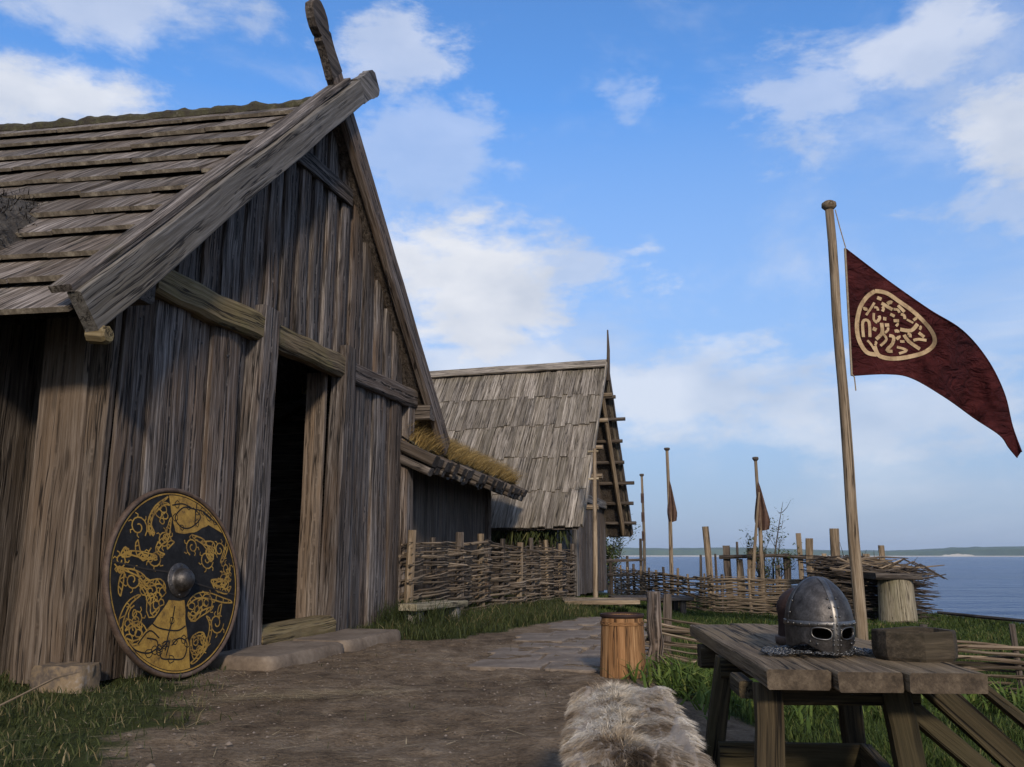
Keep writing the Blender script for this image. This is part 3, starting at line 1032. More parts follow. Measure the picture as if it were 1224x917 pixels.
    while x < -2.5:
        w = rnd(0.22, 0.32)
        MB().plank((x + w / 2, 0.98, 0.0), (x + w / 2, 0.98, 2.6 + 0.25 * (x + 4.45)), w + .01, 0.05, (0, -1, 0), seg=3).build('porch_plank', 'dark', h)
        x += w
    # straw ends sticking out of the porch thatch
    n = 2600
    kk = rng.uniform(0, 1, n)
    aa = rng.uniform(0.02, 0.55, n) * np.pi
    bx = -4.75 + 2.75 * kk
    bz = 2.05 + 0.72 * kk + np.sin(aa) ** 0.8 * (1.05 + 0.18 * kk)
    by = 1.95 - np.cos(aa) * 1.05
    dirs = np.stack([-0.45 + rng.normal(0, .2, n), -np.cos(aa) * 1.0 + rng.normal(0, .2, n), -0.45 + np.sin(aa) * 0.5 + rng.normal(0, .15, n)], 1)
    dirs /= np.linalg.norm(dirs, axis=1)[:, None]
    blades('porch_thatch_ends', np.stack([bx, by, bz], 1), rng.uniform(.06, .16, n), rng.uniform(.006, .012, n), 'thatch_tone', dirs=dirs, parent=h, droop=0.1)
    return h


M['thatch_tone'] = tone_mat('thatch_straw', [(0, (0.03, 0.026, 0.022)), (0.6, (0.09, 0.078, 0.066)), (1, (0.16, 0.14, 0.12))], trans=0.0)
build_hall()


# ------------------------------------------------------------------ doorstep and padstone
def rough_block(mb, cx, cy, z0, z1, lx, ly, rot, amp=0.02, n=7, seed=0):
    """weathered block with rounded, uneven edges"""
    P = []
    R = Matrix.Rotation(rot, 3, 'Z')
    rings = [(0.0, 1.0), (0.55, 1.0), (0.88, 0.985), (1.0, 0.93)]
    peri = []
    for k in range(4 * n):
        s, t = divmod(k, n)
        t = t / n * 2 - 1
        x, y = [(t, -1), (1, t), (-t, 1), (-1, -t)][s]
        r = (abs(x) ** 11 + abs(y) ** 11) ** (1 / 11)
        peri.append((x / r, y / r))
    for zk, sc in rings:
        row = []
        for x, y in peri:
            p = Vector((x * lx / 2 * sc, y * ly / 2 * (sc if sc == 1 else sc * 0.98), 0))
            nn = mnoise.noise(Vector((x * 2.1 + seed, y * 2.1, zk * 2))) * amp + mnoise.noise(Vector((x * 7 + seed, y * 7, zk * 4))) * amp * 0.4
            p = p + p.normalized() * nn
            p.z = z0 + (z1 - z0) * zk + mnoise.noise(Vector((x * 3, y * 3 + seed, 5))) * amp * 0.5 * zk
            q = R @ p
            row.append((cx + q.x, cy + q.y, q.z))
        P.append(row)
    mb.grid(P, closed=True)
    top = P[-1]
    cz = sum(p[2] for p in top) / len(top)
    mb.poly(list(top) + [(cx, cy, cz)], [(k, (k + 1) % len(top), len(top)) for k in range(len(top))])
    return mb


def local(o, u, v):
    """hall frame: u along the gable, v out from it"""
    return (-2.117 + u * DX + v * DY, 8.789 + u * DY - v * DX)


def build_step():
    t = thing('doorstep', 'long low worn doorstep slab in front of the hall doorway', 'doorstep', (*local(0, -0.05, 0.55), 0), 0)
    b = Vector(local(0, -0.05, 0.55))
    for k, (u, v, lx, ly, h) in enumerate(((-1.12, 0.46, 1.30, 0.66, 0.092), (0.225, 0.455, 1.37, 0.65, 0.095))):
        p = Vector(local(0, u, v)) - b
        rough_block(MB(), p.x, p.y, -0.05, h, lx, ly, math.radians(75), 0.016, n=16, seed=k * 3.1).build('slab', 'step', t, smooth=True)
    p = local(0, -2.83, 0.02)
    o = rough_block(MB(), -2.90, 5.93, -0.05, 0.155, 0.36, 0.26, math.radians(-12), 0.035, seed=9).build('padstone', 'padstone', None, smooth=True)
    tag(o, 'rounded pale padstone under the corner of the hall', 'stone')


build_step()


# ------------------------------------------------------------------ painted shield
GOLD= [[[-0.077,0.928],[-0.071,0.727],[-0.028,0.515],[0.103,0.496],[0.26,0.516],[0.382,0.552],[0.509,0.618],[0.674,0.58],[0.81,0.564],[0.711,0.762],[0.533,0.919],[0.214,0.989]],[[-0.18,-0.196],[-0.274,-0.303],[-0.418,-0.417],[-0.557,-0.551],[-0.769,-0.649],[-0.571,-0.851],[-0.344,-0.944],[-0.066,-0.958],[0.113,-0.905],[0.102,-0.632],[0.057,-0.476],[0.056,-0.219]]]
ST= [[[-0.097,0.9],[-0.285,0.796],[-0.398,0.66],[-0.41,0.557],[-0.355,0.468],[-0.374,0.571],[-0.326,0.689],[-0.177,0.801],[-0.084,0.806]],[[-0.074,0.673],[-0.099,0.566],[-0.143,0.433],[-0.236,0.38],[-0.293,0.315],[-0.206,0.277]],[[-0.796,0.276],[-0.729,0.35],[-0.668,0.264],[-0.781,0.252]],[[-0.732,0.288],[-0.57,0.251],[-0.419,0.226],[-0.314,0.251]],[[-0.562,0.426],[-0.534,0.301],[-0.451,0.264]],[[0.843,0.536],[0.852,0.392],[0.75,0.222],[0.682,0.18]],[[0.489,0.361],[0.565,0.278],[0.517,0.195],[0.442,0.278],[0.489,0.361]],[[0.85,0.136],[0.768,-0.059],[0.577,-0.081],[0.5,-0.01],[0.709,-0.002]],[[0.852,-0.089],[0.758,-0.169],[0.573,-0.121],[0.517,-0.051]],[[-0.848,0.156],[-0.753,0.142],[-0.803,0.095],[-0.849,0.132]],[[-0.786,0.131],[-0.579,0.054],[-0.467,-0.047],[-0.294,-0.028],[-0.228,-0.105]],[[-0.755,0.106],[-0.775,-0.013],[-0.811,-0.131]],[[-0.554,-0.13],[-0.705,-0.231],[-0.791,-0.415],[-0.767,-0.602],[-0.706,-0.643]],[[-0.762,-0.463],[-0.617,-0.427],[-0.54,-0.528],[-0.655,-0.566],[-0.749,-0.534]],[[-0.58,0.03],[-0.438,-0.147],[-0.43,-0.319],[-0.306,-0.252]],[[0.089,-0.273],[0.247,-0.202],[0.444,-0.211],[0.686,-0.263],[0.857,-0.271]],[[0.664,-0.275],[0.609,-0.435]],[[0.135,-0.43],[0.315,-0.337],[0.518,-0.295]],[[0.389,-0.394],[0.441,-0.503],[0.367,-0.68],[0.202,-0.819],[0.124,-0.861]],[[0.141,-0.609],[0.295,-0.597],[0.326,-0.703],[0.17,-0.739],[0.141,-0.609]],[[0.104,-0.338],[0.195,-0.382],[0.319,-0.284]],[[0.219,0.494],[0.414,0.443],[0.487,0.333]],[[-0.053,0.408],[-0.167,0.329]],[[0.371,0.414],[0.576,0.417],[0.606,0.278]]]
DK= [[[-0.75,-0.558],[-0.627,-0.662],[-0.466,-0.702],[-0.329,-0.667],[-0.3,-0.766],[-0.162,-0.793],[0.017,-0.799],[0.071,-0.654],[-0.043,-0.594],[-0.154,-0.659]],[[-0.418,-0.417],[-0.318,-0.473],[-0.074,-0.516],[0.057,-0.476]],[[0.28,0.798],[0.392,0.692],[0.224,0.575],[0.07,0.571],[-0.018,0.675],[0.122,0.79],[0.279,0.784]],[[0.437,0.75],[0.637,0.645],[0.782,0.592]],[[0.366,0.887],[0.316,0.744],[0.286,0.605]],[[-0.492,-0.556],[-0.359,-0.591],[-0.33,-0.691],[-0.186,-0.606],[-0.23,-0.749]],[[-0.094,-0.263],[-0.139,-0.411],[-0.201,-0.556],[-0.244,-0.699]],[[-0.047,0.808],[0.125,0.831],[0.279,0.784],[0.438,0.764],[0.597,0.672]],[[-0.608,-0.605],[-0.455,-0.487],[-0.324,-0.57]]]
LOOPS= [[-0.179,0.761,0.036],[-0.254,0.705,0.033],[-0.165,0.683,0.031],[-0.215,0.628,0.025],[-0.138,0.525,0.028],[-0.178,0.459,0.025],[-0.482,-0.022,0.041],[-0.401,-0.087,0.046],[-0.432,-0.172,0.043],[-0.335,-0.151,0.038],[-0.357,-0.237,0.036],[-0.519,-0.095,0.033],[-0.263,-0.104,0.036],[-0.287,-0.216,0.031],[0.165,-0.276,0.036],[0.238,-0.32,0.033],[0.176,-0.381,0.036],[0.301,-0.257,0.036],[0.401,-0.249,0.031],[-0.712,-0.397,0.038],[-0.667,-0.471,0.036],[-0.604,-0.499,0.033],[-0.717,-0.537,0.036],[0.215,-0.641,0.036],[0.266,-0.736,0.033],[0.185,-0.791,0.031],[0.313,-0.624,0.028],[0.521,0.25,0.031],[0.507,0.333,0.025],[0.704,-0.057,0.033],[0.794,-0.004,0.028],[0.616,-0.109,0.031],[-0.503,0.239,0.025],[-0.419,0.221,0.023],[-0.35,0.239,0.023],[-0.715,0.313,0.023],[-0.631,-0.378,0.031],[-0.644,-0.306,0.025]]


def stroke(mb, pts, w, z, fn, closed=False):
    """flat painted ribbon along 2-D points; fn maps (u, v, z) to 3-D"""
    n = len(pts)
    L, R = [], []
    for i in range(n):
        a = Vector(pts[i - 1] if (i or closed) else pts[i])
        b = Vector(pts[(i + 1) % n] if (i < n - 1 or closed) else pts[i])
        d = (b - a)
        if d.length < 1e-6:
            d = Vector((1, 0))
        d.normalize()
        p = Vector((-d.y, d.x)) * w / 2
        c = Vector(pts[i])
        L.append(fn(c.x + p.x, c.y + p.y, z))
        R.append(fn(c.x - p.x, c.y - p.y, z))
    V = L + R
    F = [(i, (i + 1) % n, n + (i + 1) % n, n + i) for i in range(n if closed else n - 1)]
    mb.poly(V, F)


def curve2(pts, k=5):
    """Catmull-Rom through 2-D points"""
    P = [pts[0]] + list(pts) + [pts[-1]]
    out = []
    for i in range(1, len(P) - 2):
        p0, p1, p2, p3 = [Vector(p) for p in P[i - 1:i + 3]]
        for j in range(k):
            t = j / k
            q = 0.5 * ((2 * p1) + (-p0 + p2) * t + (2 * p0 - 5 * p1 + 4 * p2 - p3) * t * t + (-p0 + 3 * p1 - 3 * p2 + p3) * t ** 3)
            out.append((q.x, q.y))
    out.append(tuple(pts[-1]))
    return out


def build_shield():
    R = 0.68
    dd = Vector((0.35837, 0.93358, 0))
    up = Vector((-0.13951, 0.05355, 0.98877))
    N = Vector((0.92310, -0.35434, 0.14944))
    C = Vector((-2.4306, 6.4822, 0.6724))
    base = C - up * R
    t = thing('round_shield', 'round black and ochre painted shield with iron boss leaning on the hall wall', 'shield', base, 0)
    O = C - base

    def fn(u, v, z):
        return O + dd * (u * R) + up * (v * R) + N * z
    # board face with slight dome
    rings = [0.0, 0.25, 0.5, 0.75, 0.965]
    n = 72
    dome = lambda r: 0.020 * (1 - r * r)
    mb = MB()
    P = [[fn(r * math.cos(2 * math.pi * k / n), r * math.sin(2 * math.pi * k / n), dome(r)) for k in range(n)] for r in rings[1:]]
    mb.grid(P, closed=True)
    mb.poly([fn(0, 0, dome(0))] + P[0], [(0, 1 + k, 1 + (k + 1) % n) for k in range(n)])
    PB = [[fn(r * math.cos(2 * math.pi * k / n), r * math.sin(2 * math.pi * k / n), -0.022) for k in range(n)] for r in (0.965, 0.4)]
    mb.grid([P[-1]] + PB, closed=True)
    mb.build('face', 'black_paint', t, smooth=True)
    # rim
    mb = MB()
    pr = [(0.955, 0.010), (0.968, 0.020), (0.99, 0.020), (1.0, 0.008), (1.0, -0.016), (0.985, -0.028), (0.955, -0.026)]
    mb.grid([[fn(r * math.cos(2 * math.pi * k / n), r * math.sin(2 * math.pi * k / n), z) for k in range(n)] for r, z in pr], closed=True)
    mb.build('rim', 'rim', t, smooth=True)

    def f2(u, v, z):
        r = min(1, math.hypot(u, v))
        if r > 0.925:
            u, v = u / r * 0.925, v / r * 0.925
        return fn(u, v, dome(min(r, 0.965)) + z)
    # ochre ring line and filled fields
    mb = MB()
    stroke(mb, [(0.935 * math.cos(2 * math.pi * k / 90), 0.935 * math.sin(2 * math.pi * k / 90)) for k in range(90)], 0.016, 0.003, lambda u, v, z: fn(u, v, z + 0.004), True)
    mb.build('ochre_ring', 'gold_paint', t)
    for poly in GOLD:
        mb = MB()
        c = (sum(p[0] for p in poly) / len(poly), sum(p[1] for p in poly) / len(poly))
        dense = []
        for i, p in enumerate(poly):
            q = poly[(i + 1) % len(poly)]
            for k in range(6):
                a = k / 6
                pu, pv = p[0] * (1 - a) + q[0] * a, p[1] * (1 - a) + q[1] * a
                r = math.hypot(pu, pv)
                if r > 0.83:                       # follow the round edge
                    pu, pv = pu / r * 0.918, pv / r * 0.918
                else:
                    pu += 0.014 * mnoise.noise(Vector((pu * 9, pv * 9, 1)))
                    pv += 0.014 * mnoise.noise(Vector((pu * 9, pv * 9, 7)))
                dense.append((pu, pv))
        m = len(dense)
        rows = []
        for s in (1.0, 0.75, 0.5, 0.25):
            rows.append([f2(c[0] + (p[0] - c[0]) * s, c[1] + (p[1] - c[1]) * s, 0.0022) for p in dense])
        mb.grid(rows, closed=True)
        mb.poly(rows[-1] + [f2(c[0], c[1], 0.0022)], [(k, (k + 1) % m, m) for k in range(m)])
        mb.build('ochre_field', 'gold_paint', t)
    mb = MB()
    for s in ST:
        cv = curve2(s, 4)
        stroke(mb, cv, 0.017, 0.0030, f2)
        # twin line and cross bars: a chain of shell-like cells
        w0 = rnd(0.045, 0.065) * random.choice((-1, 1))
        tw = []
        for i, p in enumerate(cv):
            a, b = Vector(cv[max(0, i - 1)]), Vector(cv[min(len(cv) - 1, i + 1)])
            d = b - a
            d = d.normalized() if d.length > 1e-6 else Vector((1, 0))
            k = math.sin(math.pi * i / (len(cv) - 1)) ** 0.6
            tw.append((p[0] - d.y * w0 * k, p[1] + d.x * w0 * k))
        stroke(mb, tw, 0.014, 0.0033, f2)
        for i in range(2, len(cv) - 2, 2):
            j = min(len(cv) - 1, i + random.choice((-1, 0, 1)))
            m_ = ((cv[i][0] + tw[j][0]) / 2 + rnd(-.008, .008), (cv[i][1] + tw[j][1]) / 2 + rnd(-.008, .008))
            stroke(mb, [cv[i], m_, tw[j]], 0.012, 0.0035, f2)
        # small cells strung along the scrolls
        cv = curve2(s, 3)
        for i, p in enumerate(cv[1:-1]):
            if random.random() < 0.0:
                r = rnd(0.022, 0.036)
                a0 = rnd(0, 6.28)
                off = (rnd(-.03, .03), rnd(-.03, .03))
                ring = [(p[0] + off[0] + r * math.cos(a0 + 2 * math.pi * k / 9) * rnd(.8, 1.2), p[1] + off[1] + r * math.sin(a0 + 2 * math.pi * k / 9) * rnd(.8, 1.2)) for k in range(9)]
                stroke(mb, ring, 0.011, 0.0034, f2, True)
    for (u, v, r, tn) in ((-.55, .56, .11, 1), (-.66, .02, .10, -1), (-.34, .24, .10, 1), (.44, .22, .10, -1), (.68, .33, .09, 1), (.72, -.02, .09, 1), (.56, -.48, .11, -1),
                          (.33, -.66, .09, 1), (-.62, -.34, .10, 1), (.22, .36, .09, -1), (-.2, .42, .09, 1), (.40, -.24, .10, 1), (-.42, -.10, .09, -1), (-.80, .22, .07, 1), (.78, .12, .07, -1)):
        a0 = rnd(0, 6.28)
        sp = [(u + r * (1.15 - k / 20) * math.cos(a0 + tn * k * .48), v + r * (1.15 - k / 20) * math.sin(a0 + tn * k * .48)) for k in range(20)]
        stroke(mb, sp, 0.015, 0.0031, f2)
        for k in range(1, 12, 2):
            q = sp[k]
            d = Vector((q[0] - u, q[1] - v)).normalized()
            stroke(mb, [q, (q[0] + d.x * .03 + rnd(-.01, .01), q[1] + d.y * .03), (q[0] + d.x * .045 - d.y * .03 * tn, q[1] + d.y * .045 + d.x * .03 * tn)], 0.012, 0.0036, f2)
    for (u, v, r) in LOOPS:
        a0 = rnd(0, 6.28)
        ring = [(u + r * 1.25 * math.cos(a0 + 2 * math.pi * k / 10) * rnd(.75, 1.25), v + r * 1.25 * math.sin(a0 + 2 * math.pi * k / 10) * rnd(.75, 1.25)) for k in range(10)]
        stroke(mb, ring, 0.013, 0.0038, f2, True)
    mb.build('ochre_scrollwork', 'gold_paint', t, kind='stuff')
    mb = MB()
    for s in DK:
        stroke(mb, curve2(s), 0.015, 0.0040, f2)
        for p in curve2(s, 2)[1:-1]:
            if random.random() < 0.35:
                r = rnd(0.025, 0.045)
                stroke(mb, [(p[0] + r * math.cos(2 * math.pi * k / 9) * rnd(.7, 1.3), p[1] + r * math.sin(2 * math.pi * k / 9) * rnd(.7, 1.3)) for k in range(9)], 0.009, 0.0044, f2, True)
    mb.build('black_linework', 'black_paint', t, kind='stuff')
    # worn dark patch above the boss, split line across the boards
    for jl in ([(-0.93, 0.22), (-0.5, 0.13), (-0.16, 0.09)], [(0.2, -0.03), (0.55, -0.11), (0.93, -0.19)]):
        mb = MB()
        stroke(mb, jl, 0.016, 0.005, f2)
        mb.build('board_joint', 'interior', t)
    # iron boss
    mb = MB()
    prof = [(0.185, 0.004), (0.180, 0.010), (0.135, 0.012), (0.128, 0.022), (0.122, 0.045), (0.105, 0.072), (0.075, 0.094), (0.040, 0.106), (0.004, 0.110)]
    mb.grid([[fn(r * math.cos(2 * math.pi * k / 36), r * math.sin(2 * math.pi * k / 36), z + 0.020) for k in range(36)] for r, z in prof], closed=True)
    boss = mb.build('boss', 'iron', t, smooth=True)
    for k in range(6):
        a = 2 * math.pi * k / 6 + 0.3
        c = fn(0.158 * math.cos(a), 0.158 * math.sin(a), 0.030)
        mb = MB()
        mb.tube([c, c + N * 0.006], [0.009, 0.006], n=8)
        mb.build('rivet', 'iron_band', boss, smooth=True)


build_shield()

# ------------------------------------------------------------------ turf roofed annex beside the hall
def build_annex():
    t = thing('turf_roofed_annex', 'low dark plank annex with dry grass growing on its turf roof', 'annex', (-1.52, 11.95, 0), math.radians(78))
    x = 0.0
    while x < 4.85:
        w = rnd(0.15, 0.22)
        MB().plank((x + w / 2, 0, 0), (x + w / 2, 0, 2.15), w + 0.012, 0.05, (0, -1, 0), seg=3, jit=0.005).build('wall_plank', 'dark', t)
        x += w
    MB().plank((4.85, -0.02, 0), (4.85, -0.02, 2.1), 0.17, 0.17, (0, -1, 0)).build('corner_post', 'gable', t)
    MB().plank((4.90, 0.05, 1.05), (4.90, 2.6, 1.05), 2.1, 0.06, (1, 0, 0), seg=2).build('end_wall', 'dark', t)
    # roof deck boards whose ends show along the eave
    sl = (2.90 - 2.02) / 1.85
    up = Vector((0, -sl, 1)).normalized()
    x = -0.75
    while x < 5.55:
        w = rnd(0.14, 0.26)
        th = rnd(0.09, 0.15)
        d = rnd(-0.07, 0.08)
        MB().plank((x + w / 2, -0.72 + d, 2.02 + d * sl), (x + w / 2, 1.15, 2.91), w, th, up, seg=2, jit=0.010, bev=0.2).build('roof_slab', 'dark', t)
        if random.random() < 0.75:
            MB().plank((x + w / 2 + rnd(-.04, .04), -0.66 + d, 1.93 + rnd(-.02, .02)), (x + w / 2, 0.4, 2.36), w * 0.8, 0.10, up, seg=1, jit=0.012, bev=0.25).build('roof_slab', 'silver' if random.random() < 0.3 else 'dark', t)
        x += w
    up2 = Vector((0, sl, 1)).normalized()
    MB().plank((2.4, 1.12, 2.91), (2.4, 2.95, 2.02), 6.2, 0.08, up2, seg=2, jit=0).build('far_slope', 'dark', t)
    # sod layer
    P = []
    for i in range(14):
        row = []
        for j in range(50):
            k = i / 13
            xx = -0.70 + 6.15 * j / 49
            yy = -0.52 + 2.0 * k
            zz = 2.02 + sl * (yy + 0.72) + 0.05 + 0.11 * math.sin(math.pi * min(1, k * 1.2 + .12)) if yy < 1.15 else 2.98
            zz += 0.05 * mnoise.noise(Vector((xx * 3, yy * 3, 0)))
            row.append((xx, yy, zz))
        P.append(row)
    MB().grid(P).build('turf', 'moss', t, smooth=True)
    n = 30000
    bx = rng.uniform(-0.68, 5.42, n)
    by = rng.uniform(-0.50, 1.25, n)
    pat = np.array([mnoise.noise(Vector((a * 1.7, b * 2.2, 4))) for a, b in zip(bx, by)])
    keep = rng.uniform(-0.9, 0.4, n) < pat
    bx, by = bx[keep], by[keep]
    n = len(bx)
    bz = 2.02 + sl * (by + 0.72) + 0.06
    dirs = np.stack([rng.normal(0.1, .35, n), -0.55 + rng.normal(0, .3, n), rng.uniform(.5, 1, n)], 1)
    dirs /= np.linalg.norm(dirs, axis=1)[:, None]
    blades('dry_grass', np.stack([bx, by, bz], 1), rng.uniform(.14, .40, n), rng.uniform(.006, .012, n), 'dry', dirs=dirs, parent=t, droop=0.45)
    # poles lying along the top edge to hold the sods
    for k, (x0, x1, yy, zz) in enumerate(((-0.6, 2.2, 1.16, 3.10), (2.0, 4.0, 1.10, 3.07), (3.7, 5.4, 0.98, 3.0))):
        MB().plank((x0, yy, zz + .02), (x1, yy, zz - .03), 0.16, 0.05, (0, -.3, 1), seg=4, jit=0.014).build('holding_board', 'dark', t)


build_annex()


# ------------------------------------------------------------------ wattle fences
def wattle(name, label, path, height, spacing=0.55, rod=0.012, rows=None, post_r=0.035, mat='rod', single=True, group=None,
           post_extra=(0.02, 0.12), base_drop=0.0, sag=0.03, post_mat='pole', gap=1.0, thick=(0.75, 1.4)):
    pts = [Vector((p[0], p[1], 0)) for p in path]
    seg = [(pts[i + 1] - pts[i]).length for i in range(len(pts) - 1)]
    L = sum(seg)

    def at(s):
        s = max(0.0, min(L, s))
        for i, q in enumerate(seg):
            if s <= q or i == len(seg) - 1:
                k = s / q
                p = pts[i].lerp(pts[i + 1], k)
                d = (pts[i + 1] - pts[i]).normalized()
                return p, Vector((d.y, -d.x, 0))
            s -= q
    o0 = pts[0].copy()
    o0.z = float(hgt(o0.x, o0.y))
    t = thing(name, label, 'fence', o0, 0, group)
    npost = max(2, int(round(L / spacing)) + 1)
    sp = L / (npost - 1)
    for i in range(npost):
        p, nrm = at(i * sp)
        z = float(hgt(p.x, p.y)) - base_drop
        hh = height + rnd(*post_extra)
        ln = Vector((rnd(-.04, .04), rnd(-.04, .04), 0))
        r = post_r * rnd(0.8, 1.3)
        q = p - o0
        m = MB().tube([(q.x, q.y, z - o0.z - 0.1), (q.x + ln.x * .5, q.y + ln.y * .5, z - o0.z + hh / 2), (q.x + ln.x, q.y + ln.y, z - o0.z + hh)], [r * 1.05, r, r * 0.9], n=7, jit=0.06)
        m.build('post', post_mat if random.random() < 0.5 else 'dark', t)
    rows = rows or int(height / (rod * 2 * gap))
    joined = MB()
    for r in range(rows):
        s = -rnd(0.0, 1.0) * sp
        par = r % 2
        while s < L:
            ln = rnd(2.2, 4.2) * sp
            s1 = min(L + rnd(0.02, 0.15), s + ln)
            s0 = max(-rnd(0.02, 0.12), s)
            if s1 - s0 > 0.35 * sp:
                n = max(4, int((s1 - s0) / sp * 4))
                zc = (r + 0.5) / rows * height + rnd(-.6, .6) * height / rows
                tilt = rnd(-1, 1) * sag
                tk = rnd(*thick)
                P, R = [], []
                for k in range(n + 1):
                    u = s0 + (s1 - s0) * k / n
                    p, nrm = at(u)
                    if u < 0 or u > L:
                        dd = (pts[1] - pts[0]).normalized() if u < 0 else (pts[-1] - pts[-2]).normalized()
                        p = p + dd * (u if u < 0 else u - L)
                    amp = (post_r + rod * 0.9) * math.cos(math.pi * (u / sp + par))
                    z = float(hgt(p.x, p.y)) - base_drop + zc + tilt * (k / n - 0.5) * 2 + rnd(-.25, .25) * rod
                    q = p + nrm * (amp + rnd(-.3, .3) * rod) - o0
                    P.append((q.x, q.y, z - o0.z))
                    R.append(rod * tk * (1.0 - 0.45 * k / n))
                if random.random() < 0.5:
                    R.reverse()
                if single:
                    MB().tube(P, R, n=5, jit=0.08).build('rod', mat, t)
                else:
                    joined.tube(P, R, n=5, jit=0.08)
            s = s1 - rnd(0.0, 0.25) * sp
    if not single:
        joined.build('woven_rods', mat, t, kind='stuff')
    return t


wattle('wattle_fence', 'grey woven wattle fence in front of the annex with tall uneven posts', [(-1.30, 11.15), (-0.1, 14.2), (1.18, 17.6)], 1.02, spacing=0.80,
       rod=0.018, rows=40, post_r=0.050, mat='rod', post_extra=(0.04, 0.16), sag=0.06, thick=(0.5, 1.35))
wattle('wattle_fence', 'long pale wattle fence on the shore side below the thin flagpoles', [(2.9, 25.0), (3.5, 21.0), (4.2, 18.6), (5.6, 17.7), (6.4, 17.2)], 0.76, spacing=0.62,
       rod=0.015, rows=40, post_r=0.030, mat='rod', single=False, post_mat='pole', post_extra=(0.0, 0.16), sag=0.07)
wattle('wattle_fence', 'low broken wattle fence behind the table', [(1.10, 7.02), (2.0, 6.82), (3.0, 6.75), (4.4, 6.62)], 0.42, spacing=0.62,
       rod=0.014, rows=18, post_r=0.026, mat='rod', single=True, post_mat='pale', post_extra=(0.02, 0.16), sag=0.06)


def build_posts():
    # weathered end post beside the bucket
    x, y = 1.10, 6.98
    z = float(hgt(x, y))
    m = MB().plank((x, y, z - .1), (x + .012, y, 0.60), 0.105, 0.10, (0, -1, 0), seg=7, jit=0.012, bev=0.3)
    tag(m.build('fence_post', 'gable'), 'squat grey weathered post standing beside the wooden bucket', 'post')
    m = MB().plank((1.33, 7.75, -.2), (1.34, 7.75, 0.52), 0.07, 0.07, (0, -1, 0), seg=5, jit=0.008, bev=0.3)
    tag(m.build('fence_post', 'dark'), 'slim grey post just behind the squat post by the bucket', 'post')
    m = MB().tube([(3.935, 6.72, -.4), (3.95, 6.72, 0.36)], [0.04, 0.036], n=8, jit=0.06)
    tag(m.build('fence_post', 'dark'), 'dark round post at the right edge of the picture', 'post')
    m = MB().tube([(3.42, 8.2, -.4), (3.44, 8.2, 0.02)], [0.03, 0.026], n=7, jit=0.06)
    tag(m.build('fence_post', 'pale'), 'short pale peg standing in the lawn behind the bowl', 'post')


build_posts()


# ------------------------------------------------------------------ plank bench by the wattle fence
def build_fence_bench():
    t = thing('plank_bench', 'low pale plank bench at the foot of the wattle fence', 'bench', (-1.02, 10.7, 0), math.radians(68))
    MB().plank((-0.45, 0.0, 0.27), (0.95, 0.02, 0.25), 0.24, 0.075, (0, 0, 1), seg=4, jit=0.008).build('seat', 'stump', t)
    for x in (-0.25, 0.75):
        rough_block(MB(), x, 0.02, -0.04, 0.215, 0.20, 0.18, 0.2, 0.02, n=4, seed=x).build('support', 'stone', t)


build_fence_bench()


